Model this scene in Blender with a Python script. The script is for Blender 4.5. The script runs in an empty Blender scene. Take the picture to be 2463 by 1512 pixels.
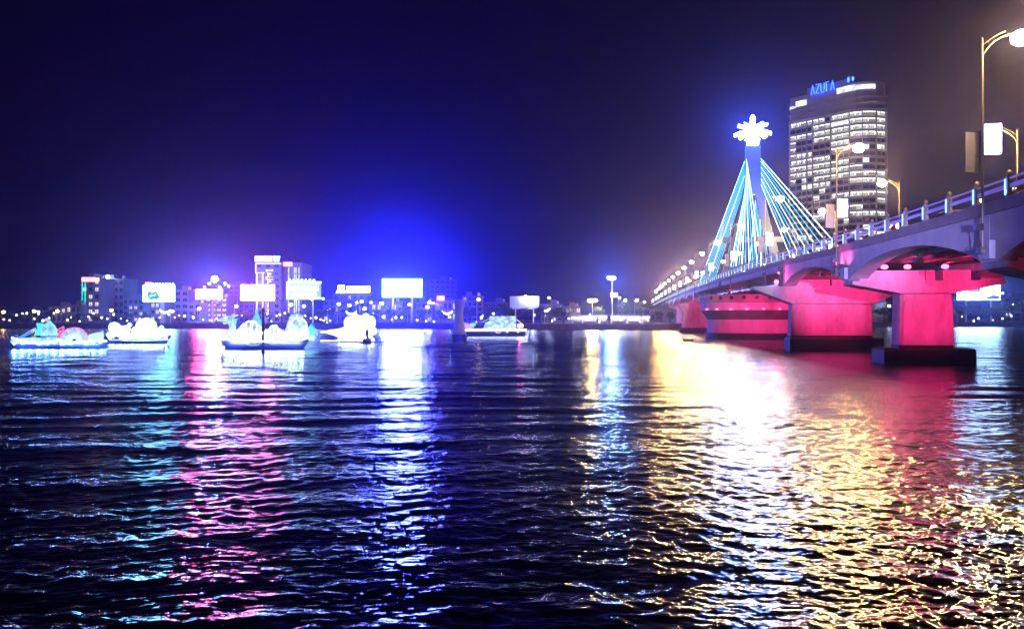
import bpy, math, random
import numpy as np
from mathutils import Vector, Matrix
R = math.radians
rnd = random.Random(7)
S = bpy.context.scene
C = S.collection

# ------------------------------------------------------------------ camera, sky, exposure
cam = bpy.data.cameras.new('camera')
cam.lens = 28; cam.sensor_width = 36; cam.clip_start = .1; cam.clip_end = 5000
co = bpy.data.objects.new('camera', cam); C.objects.link(co)
co.location = (0, 0, 4.4); co.rotation_euler = (R(90.27), 0, 0)
S.camera = co
W = bpy.data.worlds.new('World'); S.world = W; W.use_nodes = True
wn = W.node_tree
bg = wn.nodes['Background']
sky = wn.nodes.new('ShaderNodeTexSky'); sky.sky_type = 'NISHITA'; sky.sun_disc = False
sky.sun_elevation = R(-5.5); sky.sun_rotation = R(200)
mx = wn.nodes.new('ShaderNodeMix'); mx.data_type = 'RGBA'; mx.inputs['Factor'].default_value = .94
wn.links.new(sky.outputs[0], mx.inputs[6]); mx.inputs[7].default_value = (.012, .005, .09, 1)   # moonless city night over the Nishita dusk
wn.links.new(mx.outputs[2], bg.inputs[0]); bg.inputs[1].default_value = .1
S.view_settings.view_transform = 'Standard'; S.view_settings.look = 'None'
S.view_settings.exposure = 0; S.view_settings.gamma = 1
cy = S.cycles
cy.use_denoising = True; cy.max_bounces = 5; cy.diffuse_bounces = 2; cy.glossy_bounces = 3
cy.transmission_bounces = 2; cy.volume_bounces = 0; cy.sample_clamp_indirect = 30
cy.caustics_reflective = False; cy.caustics_refractive = False

# ------------------------------------------------------------------ helpers
def P(px, py, Y):
    """point at depth Y seen at photo pixel (2463 wide)"""
    return Vector(((px - 1231.5) / 1916 * Y, Y, 4.4 + (765 - py) / 1916 * Y))
def wx(px, Y): return (px - 1231.5) / 1916 * Y
def wz(py, Y): return 4.4 + (765 - py) / 1916 * Y

def mat(name, col, rough=.7, metal=0, var=0, scale=1.5, bump=0):
    m = bpy.data.materials.new(name); m.use_nodes = True
    t = m.node_tree; b = t.nodes['Principled BSDF']
    b.inputs['Base Color'].default_value = (*col, 1); b.inputs['Roughness'].default_value = rough; b.inputs['Metallic'].default_value = metal
    if var or bump:
        tc = t.nodes.new('ShaderNodeTexCoord'); n = t.nodes.new('ShaderNodeTexNoise')
        mp = t.nodes.new('ShaderNodeMapping'); mp.inputs['Scale'].default_value = (1, 1, .35)
        n.inputs['Scale'].default_value = scale; n.inputs['Detail'].default_value = 6; n.inputs['Roughness'].default_value = .65
        t.links.new(tc.outputs['Object'], mp.inputs[0]); t.links.new(mp.outputs[0], n.inputs['Vector'])
        r = t.nodes.new('ShaderNodeValToRGB')
        r.color_ramp.elements[0].position = .3; r.color_ramp.elements[1].position = .7
        r.color_ramp.elements[0].color = (*[c * (1 - var) for c in col], 1)
        r.color_ramp.elements[1].color = (*[min(1, c * (1 + var * .5)) for c in col], 1)
        t.links.new(n.outputs[0], r.inputs[0]); t.links.new(r.outputs[0], b.inputs['Base Color'])
        if bump:
            bp = t.nodes.new('ShaderNodeBump'); bp.inputs['Strength'].default_value = bump; bp.inputs['Distance'].default_value = .05
            t.links.new(n.outputs[0], bp.inputs['Height']); t.links.new(bp.outputs[0], b.inputs['Normal'])
    return m

def emi(name, col, k=1, sample=False, var=0, scale=1.0):
    m = bpy.data.materials.new(name); m.use_nodes = True
    t = m.node_tree; b = t.nodes['Principled BSDF']
    b.inputs['Base Color'].default_value = (.05, .05, .05, 1)
    b.inputs['Emission Color'].default_value = (*col, 1); b.inputs['Emission Strength'].default_value = k
    if var:
        tc = t.nodes.new('ShaderNodeTexCoord'); n = t.nodes.new('ShaderNodeTexNoise'); n.inputs['Scale'].default_value = scale
        n.inputs['Detail'].default_value = 3
        t.links.new(tc.outputs['Object'], n.inputs['Vector'])
        mr = t.nodes.new('ShaderNodeMapRange'); mr.inputs[1].default_value = .35; mr.inputs[2].default_value = .65
        mr.inputs[3].default_value = k * (1 - var); mr.inputs[4].default_value = k * (1 + var)
        t.links.new(n.outputs[0], mr.inputs[0]); t.links.new(mr.outputs[0], b.inputs['Emission Strength'])
    m.cycles.emission_sampling = 'FRONT_BACK' if sample else 'NONE'
    return m

def wl(o):
    v = Vector((0, 0, 0))
    while o is not None:
        v += o.location; o = o.parent
    return v

def tag(o, label=None, cat=None, group=None, kind=None):
    if label: o['label'] = label
    if cat: o['category'] = cat
    if group: o['group'] = group
    if kind: o['kind'] = kind
    return o

def thing(name, label, cat, loc=(0, 0, 0), group=None, rotz=0):
    o = bpy.data.objects.new(name, None); o.location = loc; o.rotation_euler = (0, 0, rotz)
    o.empty_display_size = .3
    C.objects.link(o)
    return tag(o, label, cat, group)

class MB:
    def __init__(s, T=None): s.v = []; s.f = []; s.mi = []; s.T = T; s.m = 0
    def add(s, pts):
        b = len(s.v)
        for p in pts: s.v.append(tuple(s.T(*p)) if s.T else tuple(p))
        return b
    def face(s, idx): s.f.append(tuple(idx)); s.mi.append(s.m)
    def loft(s, secs, caps=True, close=True):
        n = len(secs[0]); bs = [s.add(q) for q in secs]
        for a, b in zip(bs[:-1], bs[1:]):
            for i in range(n if close else n - 1):
                j = (i + 1) % n
                s.face((a + i, a + j, b + j, b + i))
        if caps:
            s.face([bs[0] + i for i in range(n)][::-1]); s.face([bs[-1] + i for i in range(n)])
        return s
    def box(s, x0, x1, y0, y1, z0, z1):
        q = lambda z: [(x0, y0, z), (x1, y0, z), (x1, y1, z), (x0, y1, z)]
        return s.loft([q(z0), q(z1)])
    def prism(s, poly, d):          # poly: 3d points, d: extrusion vector
        d = Vector(d); return s.loft([[tuple(p) for p in poly], [tuple(Vector(p) + d) for p in poly]])
    def tube(s, pts, r, n=6, caps=True):
        pts = [Vector(p) for p in pts]; secs = []
        rr = r if isinstance(r, (list, tuple)) else [r] * len(pts)
        for i, p in enumerate(pts):
            t = (pts[min(i + 1, len(pts) - 1)] - pts[max(i - 1, 0)])
            t = t.normalized() if t.length > 1e-9 else Vector((0, 0, 1))
            a = t.cross(Vector((0, 0, 1)) if abs(t.z) < .9 else Vector((1, 0, 0))).normalized(); b = t.cross(a)
            secs.append([tuple(p + (a * math.cos(6.28319 * k / n) + b * math.sin(6.28319 * k / n)) * rr[i]) for k in range(n)])
        return s.loft(secs, caps)
    def lathe(s, prof, c=(0, 0, 0), n=10):
        secs = [[(c[0] + r * math.cos(6.28319 * k / n), c[1] + r * math.sin(6.28319 * k / n), c[2] + z) for k in range(n)] for r, z in prof]
        return s.loft(secs)
    def ball(s, c, r, n=8, m=5):
        if not isinstance(r, (tuple, list)): r = (r, r, r)
        secs = []
        for i in range(m + 1):
            a = math.pi * i / m; q = max(math.sin(a), .02)
            secs.append([(c[0] + r[0] * q * math.cos(6.28319 * k / n), c[1] + r[1] * q * math.sin(6.28319 * k / n), c[2] - r[2] * math.cos(a)) for k in range(n)])
        return s.loft(secs)
    def mesh(s, name, mats, off=(0, 0, 0), smooth=False):
        me = bpy.data.meshes.new(name)
        o = off
        me.from_pydata([(x - o[0], y - o[1], z - o[2]) for x, y, z in s.v], [], s.f)
        for m in (mats if isinstance(mats, (list, tuple)) else [mats]): me.materials.append(m)
        if any(s.mi): me.polygons.foreach_set('material_index', s.mi)
        if smooth: me.polygons.foreach_set('use_smooth', [True] * len(s.f))
        me.update()
        return me
    def build(s, name, mats, parent=None, smooth=False, loc=None):
        """world-space points -> one mesh object (origin at its parent's place, or at loc)"""
        off = wl(parent) if parent else Vector(loc or (0, 0, 0))
        o = bpy.data.objects.new(name, s.mesh(name, mats, off, smooth)); C.objects.link(o)
        if parent: o.parent = parent
        elif loc: o.location = loc
        return o

def part(name, me, parent, loc=(0, 0, 0), rotz=0):        # loc in the parent's own frame
    o = bpy.data.objects.new(name, me); C.objects.link(o); o.parent = parent
    o.location = loc; o.rotation_euler = (0, 0, rotz)
    return o

def copy_tree(o, parent=None):
    c = o.copy(); C.objects.link(c); c.parent = parent
    for ch in o.children: copy_tree(ch, c)
    return c

# ------------------------------------------------------------------ materials
M = {}
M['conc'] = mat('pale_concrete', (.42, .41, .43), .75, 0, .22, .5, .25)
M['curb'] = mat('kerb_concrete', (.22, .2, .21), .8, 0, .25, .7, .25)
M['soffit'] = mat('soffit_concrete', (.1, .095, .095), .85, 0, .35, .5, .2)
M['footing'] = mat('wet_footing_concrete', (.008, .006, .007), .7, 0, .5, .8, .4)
M['metal'] = mat('galvanised_metal', (.45, .44, .44), .42, .7)
M['mast_paint'] = mat('blue_grey_pylon_paint', (.03, .07, .18), .6, 0, .2, .5)
M['pole'] = mat('grey_pole_paint', (.16, .14, .12), .55, .2)
M['post_metal'] = mat('dull_post_metal', (.14, .13, .15), .5, .5)
M['dark'] = mat('dark_metal', (.02, .02, .024), .5, .3)
M['paint'] = mat('painted_rail', (.3, .27, .42), .4, .2)
M['road'] = mat('asphalt', (.05, .05, .052), .85, 0, .2, 2)
M['wallA'] = mat('render_wall_grey', (.16, .16, .18), .85, 0, .18, .3)
M['wallB'] = mat('render_wall_cream', (.22, .19, .16), .85, 0, .18, .3)
M['wallC'] = mat('render_wall_dark', (.09, .09, .12), .85, 0, .2, .3)
M['wallD'] = mat('render_wall_lilac', (.18, .15, .2), .85, 0, .18, .3)
M['glass'] = mat('dark_window_glass', (.015, .017, .025), .12)
M['leaf'] = mat('dark_leaves', (.045, .07, .03), .6, 0, .4, 2)
M['bark'] = mat('bark', (.07, .05, .04), .9, 0, .3, 3)
M['soil'] = mat('bank_ground', (.06, .055, .05), .95, 0, .4, .1)
M['stone'] = mat('embankment_stone', (.1, .095, .1), .9, 0, .4, .4, .3)
M['hull'] = mat('dark_painted_hull', (.03, .035, .09), .4, 0, .3, 1)
M['hullb'] = mat('blue_painted_hull', (.03, .07, .2), .4, 0, .3, 1)
M['wood'] = mat('worn_wood', (.12, .08, .05), .8, 0, .3, 2)
M['brown'] = mat('unlit_banner_print', (.22, .23, .3), .7, 0, .35, 1.6)
M['tyre'] = mat('rubber', (.02, .02, .02), .8)
M['skin'] = mat('skin', (.35, .2, .14), .6)
M['cloth'] = mat('dark_red_jacket', (.16, .03, .05), .8)
M['helmet'] = mat('dark_helmet', (.04, .03, .05), .3)
M['car_white'] = mat('white_car_paint', (.7, .7, .7), .25)
M['car_dark'] = mat('dark_car_paint', (.06, .05, .07), .25)
M['plank'] = mat('weathered_plank', (.1, .09, .09), .8, 0, .3, 2)

M['lamp'] = emi('sodium_lamp', (1, .56, .18), 2000, True)
M['lampw'] = emi('white_bridge_lamp', (1, .7, .36), 1100, True)
M['bank_lamp'] = emi('bank_lamp_glow', (1, .6, .1), 90, True)
M['bank_white'] = emi('bank_white_glow', (.7, .8, 1.3), 150, True)
M['small_glow'] = emi('small_lamp_glow', (.75, .8, 1.3), 14)
M['mast'] = emi('mast_flood_glow', (.2, .45, 1.6), 1500, True)
M['yellow2'] = emi('yellow_flood_glow', (1, .72, .22), 700, True)
M['banner'] = emi('lit_banner_glow', (.75, .85, 1.35), 16, True)
M['strip'] = emi('post_light_strip', (.25, .7, 1.3), 2.2)
M['cable'] = emi('cable_light', (.02, .6, 1.0), 1.7)
M['cablew'] = emi('cable_light_pale', (.45, 1.0, 1.3), 3.2)
M['star'] = emi('star_light', (.22, .42, 1.6), 170, True)
M['win'] = emi('lit_room', (.74, .76, .62), .95, var=.45, scale=.9)
M['win2'] = emi('dim_warm_room', (.75, .62, .42), .45, var=.6, scale=1.1)
M['winb'] = emi('lit_ceiling_strip', (1, 1, .92), 3.2)
M['winfull'] = emi('bright_room', (1, 1, .95), 1.8)
M['winhouse'] = emi('house_window_glow', (.9, .8, .75), 1.2, var=.6, scale=.5)
M['azura'] = emi('roof_letter_light', (.012, .06, 1.0), 16, True)
M['crown'] = emi('crown_light', (.95, 1, 1.05), 1.3, var=.4, scale=.3)
M['wallT'] = mat('tower_facade', (.3, .3, .34), .6, 0, .15, .2)
M['pierc'] = mat('stained_pier_concrete', (.4, .38, .38), .8, 0, .45, .45, .5)
M['led'] = emi('led_screen_glow', (.035, .05, 1.0), 1000, True)
M['led_edge'] = emi('led_screen_edge', (.05, .5, 1.0), 8)
M['bb_white'] = emi('billboard_white', (.4, .5, 1.3), 24, True)
M['bb_pink'] = emi('billboard_pink', (1.3, .07, .24), 150, True)
M['bb_rose'] = emi('billboard_rose', (1.2, .25, .8), 90, True)
M['bb_cyan'] = emi('billboard_cyan_white', (.2, .7, 1.25), 55, True)
M['bb_teal'] = emi('billboard_teal_picture', (.02, .35, .4), 1)
M['bb_text'] = emi('billboard_text', (.35, .65, 1.35), 16, True)
M['bb_blue'] = emi('screen_sky_blue', (.1, .16, .95), 1.1)
M['bb_pale'] = emi('screen_pale', (.4, .7, 1.3), 40, True)
M['bb_unlit'] = mat('unlit_billboard_sheet', (.45, .5, .7), .6, 0, .1, .1)
M['neon_green'] = emi('green_neon', (.01, .75, .5), 1.6)
M['neon_warm'] = emi('warm_neon', (1, .75, .5), 2)
M['neon_white'] = emi('white_neon', (.7, .75, 1.2), 1.3)
M['sign_red'] = emi('red_roof_sign', (1.2, .2, .2), 5, True)
M['sign_org'] = emi('orange_roof_sign', (1.1, .5, .2), 3)
M['sign_cyan'] = emi('cyan_roof_sign', (.3, 1.1, 1.2), 4)
M['f_white'] = emi('lantern_white', (.5, .78, 1.1), 1.0, True, var=.5, scale=1.6)
M['f_line'] = emi('lantern_outline', (.6, .95, 1.3), 5)
M['f_linep'] = emi('lantern_pink_outline', (1.3, .5, .9), 4)
M['f_hot'] = emi('reflection_boost_glow', (.24, .38, 1.4), 420, True)  # very bright glow added on the boats to strengthen their water reflections
M['f_teal'] = emi('lantern_teal_white', (.38, .75, 1.1), 2.6, True, var=.5, scale=1.1)
M['f_violet'] = emi('lantern_violet_white', (.45, .55, 1.3), 5, True, var=.5, scale=1.1)
M['f_ice'] = emi('lantern_ice_white', (.25, .6, 1.2), 1.2, True, var=.5, scale=1.6)
M['f_cyan'] = emi('lantern_cyan', (.06, .75, 1.1), 1.4, True)
M['f_blue'] = emi('lantern_blue', (.05, .25, 1.2), 2.5, True)
M['f_pale'] = emi('lantern_pale', (.5, .75, .9), .75, var=.45, scale=1.5)
M['f_mint'] = emi('lantern_mint', (.4, 1.0, .95), 2.2, var=.4, scale=2)
M['f_pink'] = emi('lantern_pink', (.95, .4, .7), .85, var=.3, scale=2)
M['f_red'] = emi('lantern_red', (1.0, .05, .25), 1.2)
M['f_deck'] = emi('deck_light_cyan', (.16, .4, 1.4), 170, True)
M['flood'] = emi('red_flood_lens', (1.6, .2, .5), 3.2)
M['head'] = emi('vehicle_headlight', (1, .8, .8), 60)
M['tail'] = emi('vehicle_tail_light', (1, .05, .03), 5)
M['yellow_s'] = emi('small_yellow_light', (1, .75, .2), 1.6)

# ------------------------------------------------------------------ water
def make_water():
    rng = np.random.default_rng(11)
    rr = np.concatenate([np.linspace(420, 330, 60, endpoint=False), np.linspace(330, 40, 640, endpoint=False), np.linspace(40, 8.5, 150)])
    ys = 4.4 * 796.4 / rr
    xs = np.linspace(-1, 1, 1300)
    Y = ys[:, None] * np.ones_like(xs)[None]
    X = xs[None] * (ys[:, None] * .82 + 5)
    dY = np.gradient(ys)[:, None]; dX = (X[:, 1] - X[:, 0])[:, None]
    Z = np.zeros_like(X); lost = np.zeros_like(X)
    # a slow patchiness of the chop (cat's paws)
    patch = 1 + .25 * np.sin(X * .11 + 1.3 * np.sin(Y * .05)) * np.sin(Y * .085 + 1.1 * np.sin(X * .06 + 2)) + .2 * np.sin(X * .31 + Y * .2 + 2 * np.sin(Y * .13))
    comps = []
    for i in range(90):
        lam = 10 ** rng.uniform(-.8, .02)
        comps.append((lam, R(rng.normal(92, 42)), .0024 * lam, rng.uniform(0, 6.28)))
    for i in range(16): lam = rng.uniform(1.3, 3.6); comps.append((lam, R(rng.normal(86, 28)), .0012 * lam, rng.uniform(0, 6.28)))
    for lam, a, amp, ph in comps:
        k = 2 * math.pi / lam; ca, sa = math.cos(a), math.sin(a)
        step = np.sqrt((dX * ca) ** 2 + (dY * sa) ** 2)
        fade = np.clip((lam / step - 2.2) / 2.5, 0, 1)
        w = amp * np.sin(k * (X * ca + Y * sa) + ph + 1.5 * np.sin(k * .17 * (X * sa - Y * ca) + ph * 2))
        Z += w * fade * patch
        lost += ((amp * k) ** 2 / 2) * (1 - fade ** 2) * np.ones_like(X)
    deep = np.clip((Y - 14) / 26, 0, 1)
    for i in range(12):
        lam = rng.uniform(2.6, 8.5); a = R(rng.normal(88, 13)); k = 2 * math.pi / lam; ph = rng.uniform(0, 6.28)
        Z += .0022 * lam * deep * patch * np.sin(k * (X * math.cos(a) + Y * math.sin(a)) + ph + 1.2 * np.sin(k * .11 * (X - .3 * Y) + 2 * ph)) * np.clip((lam / dY - 1.6) / 2, 0, 1)
    # the wake train crossing the left half, and the slanting ripples on the right
    env = np.exp(-((Y - 36 - .05 * X) / 15) ** 2) * np.clip(.75 - X * .02, .12, 1)
    Z += .028 * env * np.sin(2 * math.pi / 3.1 * (Y * .985 - X * .17) + .6 * np.sin(X * .12))
    env2 = np.exp(-((Y - 17) / 8) ** 2) * np.clip(X * .12 + .3, 0, 1)
    Z += .004 * env2 * np.sin(2 * math.pi / 1.05 * (Y * .95 + X * .3) + .9 * np.sin(X * .3 + Y * .2))
    V = np.stack([X, Y, Z], -1).reshape(-1, 3)
    nr, nc = X.shape
    idx = np.arange(nr * nc).reshape(nr, nc)
    F = np.stack([idx[:-1, :-1], idx[:-1, 1:], idx[1:, 1:], idx[1:, :-1]], -1).reshape(-1, 4)
    me = bpy.data.meshes.new('water')
    me.vertices.add(len(V)); me.vertices.foreach_set('co', V.ravel())
    me.loops.add(F.size); me.loops.foreach_set('vertex_index', F.ravel().astype(np.int32))
    me.polygons.add(len(F)); me.polygons.foreach_set('loop_start', np.arange(0, F.size, 4, dtype=np.int32))
    me.update(); me.validate()
    me.polygons.foreach_set('use_smooth', np.ones(len(F), bool))
    at = me.attributes.new('fine_chop', 'FLOAT', 'POINT')       # slope of the ripples too fine for the mesh
    at.data.foreach_set('value', np.clip(np.sqrt(1.41 * np.sqrt(lost)) * .46, .0, .22).ravel())
    m = mat('river_water', (.003, .005, .009), .06); t = m.node_tree; b = t.nodes['Principled BSDF']
    b.inputs['IOR'].default_value = 1.4
    a = t.nodes.new('ShaderNodeAttribute'); a.attribute_name = 'fine_chop'
    sq = t.nodes.new('ShaderNodeMath'); sq.operation = 'MULTIPLY_ADD'; sq.inputs[1].default_value = 1.0; sq.inputs[2].default_value = .07
    t.links.new(a.outputs['Fac'], sq.inputs[0]); t.links.new(sq.outputs[0], b.inputs['Roughness'])
    tc = t.nodes.new('ShaderNodeTexCoord'); n = t.nodes.new('ShaderNodeTexNoise'); n.inputs['Scale'].default_value = 5.5
    n.inputs['Detail'].default_value = 3; n.inputs['Roughness'].default_value = .55
    mp = t.nodes.new('ShaderNodeMapping'); mp.inputs['Scale'].default_value = (.55, 1.2, 1); mp.inputs['Rotation'].default_value = (0, 0, .12)
    t.links.new(tc.outputs['Object'], mp.inputs[0]); t.links.new(mp.outputs[0], n.inputs['Vector'])
    bp = t.nodes.new('ShaderNodeBump'); bp.inputs['Strength'].default_value = .42; bp.inputs['Distance'].default_value = .045
    n2 = t.nodes.new('ShaderNodeTexNoise'); n2.inputs['Scale'].default_value = .5; n2.inputs['Detail'].default_value = 4; n2.inputs['Roughness'].default_value = .6
    t.links.new(mp.outputs[0], n2.inputs['Vector'])
    b2 = t.nodes.new('ShaderNodeBump'); b2.inputs['Strength'].default_value = .65; b2.inputs['Distance'].default_value = .25
    t.links.new(n2.outputs[0], b2.inputs['Height'])
    t.links.new(n.outputs[0], bp.inputs['Height']); t.links.new(b2.outputs[0], bp.inputs['Normal']); t.links.new(bp.outputs[0], b.inputs['Normal'])
    me.materials.append(m)
    o = bpy.data.objects.new('water', me); C.objects.link(o)
    tag(o, 'dark rippled river water streaked with coloured reflections', kind='structure')
make_water()

# ------------------------------------------------------------------ far bank
BANK = [(-640, 335), (-60, 335), (-30, 320), (0, 306), (62, 302), (84, 330), (100, 405), (640, 415)]
def make_bank():
    g = MB()
    back = [(x * (1.9 if abs(x) > 600 else 1), 1180) for x, y in BANK]
    b0 = g.add([(x, y, 2.2) for x, y in BANK]); b1 = g.add([(x, y, 2.2) for x, y in back])
    for i in range(len(BANK) - 1): g.face((b0 + i, b0 + i + 1, b1 + i + 1, b1 + i))
    tag(g.build('ground', M['soil']), 'flat dark ground of the far river bank', kind='structure')
    w = MB()
    w.loft([[(x, y - .4, -1), (x, y - .002, -1), (x, y - .002, 2.3), (x, y - .2, 2.3)] for x, y in BANK])
    tag(w.build('embankment', M['stone']), 'low dark stone embankment along the far water edge', kind='structure')
make_bank()

# ------------------------------------------------------------------ bridge frame
BA = math.atan(.136)
def zt(s): return float(np.interp(s, [0, 44, 80, 120, 180, 240, 300, 360, 420, 560, 700], [11.1, 11.2, 11.55, 12.35, 13.0, 13.3, 13.3, 13.25, 13.1, 12.4, 11.6]))
def B(u, s, z=0.): return Vector((22.3 + .13476 * s + .99088 * u, .99088 * s - .13476 * u, z))
BW = 13.6
PY = 177.6
bridge = thing('road_bridge', 'long concrete cable-stayed river bridge lit pink beneath with a blue lit pylon', 'bridge', B(6.8, PY, 0))

def band(mb, u0, u1, f0, f1, ss):
    mb.loft([[(u0, s, f0(s)), (u1, s, f0(s)), (u1, s, f1(s)), (u0, s, f1(s))] for s in ss])
def srange(a, b, d):
    n = max(1, round((b - a) / d)); return [a + (b - a) * i / n for i in range(n + 1)]
allS = srange(8, 640, 8)
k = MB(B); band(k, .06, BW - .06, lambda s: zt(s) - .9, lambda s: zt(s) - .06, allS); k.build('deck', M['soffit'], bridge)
k = MB(B); band(k, .9, BW - .9, lambda s: zt(s) - .058, lambda s: zt(s) - .02, allS); k.build('carriageway', M['road'], bridge)
for u0, u1 in ((-.22, .45), (BW - .45, BW + .22)):
    k = MB(B); band(k, u0, u1, lambda s: zt(s) - .58, lambda s: zt(s) + .12, allS); k.build('kerb', M['curb'], bridge)
# girders under the approach decks
for a, b_ in ((8, 112), (243, 640)):
    for u in (2.6, 4.7, 6.8, 8.9, 11.0):
        k = MB(B); band(k, u - .28, u + .28, lambda s: zt(s) - 1.85, lambda s: zt(s) - .902, srange(a, b_, 16)); k.build('girder', M['soffit'], bridge)
# arched fascia panels
piers = [17.5, 48.5, 79.5, 111.0, 244.0, 275, 306, 337, 368, 399, 430, 461, 492, 523, 554, 585, 616]
def fascia(s0, s1, u0, u1):
    k = MB(B); c = (s0 + s1) / 2; h = (s1 - s0) / 2 - 1.0
    def zb(s):
        t = min(1, abs(s - c) / h); return zt(s) - 1.42 - 2.05 * (1 - (1 - t ** 2.1) ** .85)
    ss = sorted(set([s0 + .05, s1 - .05, c - h, c + h] + srange(c - h, c + h, 1.4)))
    band(k, u0, u1, zb, lambda s: zt(s) - .583, ss)
    return k.build('fascia_panel', M['conc'], bridge)
for a, b_ in zip(piers[:-1], piers[1:]):
    if a < 112 and b_ > 200: continue
    fascia(a, b_, 0, 1.7)
    if a < 340: fascia(a, b_, BW - 1.7, BW)
# spring blocks under the lamp brackets
for s in piers[1:9]:
    if s in (111.0, 244.0): continue
    k = MB(B); k.box(-.34, -.002, s - .75, s + .75, zt(s) - 3.3, zt(s) - 2.2); k.build('corbel', M['conc'], bridge)
# swing span: slim edge beams over a deep box girder
ms = srange(112.2, 242.8, 6)
for u0, u1 in ((-.1, .5), (BW - .5, BW + .1)):
    k = MB(B); band(k, u0, u1, lambda s: zt(s) - 1.35, lambda s: zt(s) - .583, ms); k.build('edge_beam', M['conc'], bridge)
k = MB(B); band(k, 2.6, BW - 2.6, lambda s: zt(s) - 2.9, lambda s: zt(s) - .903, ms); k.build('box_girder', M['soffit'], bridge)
k = MB(B); band(k, 2.2, 2.598, lambda s: zt(s) - 2.95, lambda s: zt(s) - 2.7, ms); k.build('girder_flange', M['metal'], bridge)
for s in srange(118, 238, 6):
    k = MB(B); k.prism([(.5, s, zt(s) - 1.3), (2.598, s, zt(s) - 2.5), (2.598, s, zt(s) - .905), (.5, s, zt(s) - .905)], (0, .3, 0)); k.build('cross_rib', M['soffit'], bridge)

def shaft_section(u0, u1, s0, s1, z, r=.25):
    return [(u0 + r, s0, z), (u1 - r, s0, z), (u1, s0 + r, z), (u1, s1 - r, z), (u1 - r, s1, z), (u0 + r, s1, z), (u0, s1 - r, z), (u0, s0 + r, z)]
def pier(s, cu0, cu1, su0, su1, zf, z1, z2, z3, blocks, fu0, fu1, fd=1.9, onland=False):
    """shaft as the part; face panel, cap, blocks and footing as its pieces"""
    k = MB(B); sd = 1.3
    k.loft([shaft_section(su0 - .15, su1 + .15, s - sd - .1, s + sd + .1, zf), shaft_section(su0, su1, s - sd, s + sd, z1)])
    p = k.build('pier', M['pierc'], bridge)
    if not onland:
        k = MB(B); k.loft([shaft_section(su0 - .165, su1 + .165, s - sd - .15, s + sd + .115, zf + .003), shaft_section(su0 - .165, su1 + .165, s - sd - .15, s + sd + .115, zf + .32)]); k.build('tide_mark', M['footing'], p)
    # proud face panel with rounded top corners
    k = MB(B); r = .9; pts = [(su0 + .12, s - sd - .14, zf + .02), (su1 - .02, s - sd - .14, zf + .02)]
    for i in range(7):
        a = i / 6 * math.pi / 2; pts.append((su1 - .14 - r + r * math.cos(a), s - sd - .14, z1 - .32 - r + r * math.sin(a)))
    for i in range(7):
        a = math.pi / 2 + i / 6 * math.pi / 2; pts.append((su0 + .26 + r + r * math.cos(a), s - sd - .14, z1 - .32 - r + r * math.sin(a)))
    k.loft([pts, [(a, b + .135 if c > zf + 1 else b + .034, c) for a, b, c in pts]]); k.build('face_panel', M['pierc'], p)
    k = MB(B)
    prof = [(su0 - .1, z1 + .002), (su1 + .1, z1 + .002), (cu1, z2 - .35), (cu1, z2), (cu0, z2), (cu0, z2 - .35)]
    k.loft([[(u, s - 1.65, z) for u, z in prof], [(u, s + 1.65, z) for u, z in prof]]); k.build('cap', M['pierc'], p)
    for u0, u1, d in blocks:
        k = MB(B); k.box(u0, u1, s - 1.45 + d, s + 1.3, z2 + .002, z3); k.build('diaphragm_block', M['pierc'], p)
    if not onland:
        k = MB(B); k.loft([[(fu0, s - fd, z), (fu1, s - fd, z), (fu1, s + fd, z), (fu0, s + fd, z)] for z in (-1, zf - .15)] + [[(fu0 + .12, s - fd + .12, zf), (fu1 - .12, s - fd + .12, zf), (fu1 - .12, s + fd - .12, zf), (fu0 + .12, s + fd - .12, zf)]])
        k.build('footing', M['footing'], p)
    return p
blk = [(.9, 6.9, 0), (6.95, 7.75, -.12), (8.5, 11, 0), (11.9, 13.9, .05)]
pier(48.5, .2, 13.9, 4.0, 9.4, 1.5, 6.5, 7.75, 8.75, blk, 4.6, 11.6, 1.8)
pier(79.5, .2, 14.0, 4.75, 9.5, 1.5, 6.8, 8.0, 9.0, blk, 3.0, 11.3)
pier(111.0, -4.0, 16.5, 1.1, 11.5, 1.75, 6.4, 8.75, 9.6, [(1.5, 6, 0), (6.3, 8, .05), (8.4, 12.6, 0)], .7, 12.8)
pier(244.0, -4.4, 16.5, -3.5, 13.9, 1.2, 6.6, 8.9, 10.1, [(1.5, 6, 0), (8, 12.6, 0)], -4.4, 14.6)
for s in piers[5:]:
    z = zt(s); pier(s, .2, 13.9, 3.4, 10.2, 1.3 if s < 307 else 2.1, z - 4.8, z - 3.5, z - 2.4, blk[:1] + blk[2:], 1.4, 12, onland=s > 307)
# wall at the end of the approach, where the swing span begins
k = MB(B); k.box(-.3, 2.4, 110.3, 112.0, 8.752, zt(111) - .59); ew = k.build('end_wall', M['soffit'], bridge)

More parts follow.
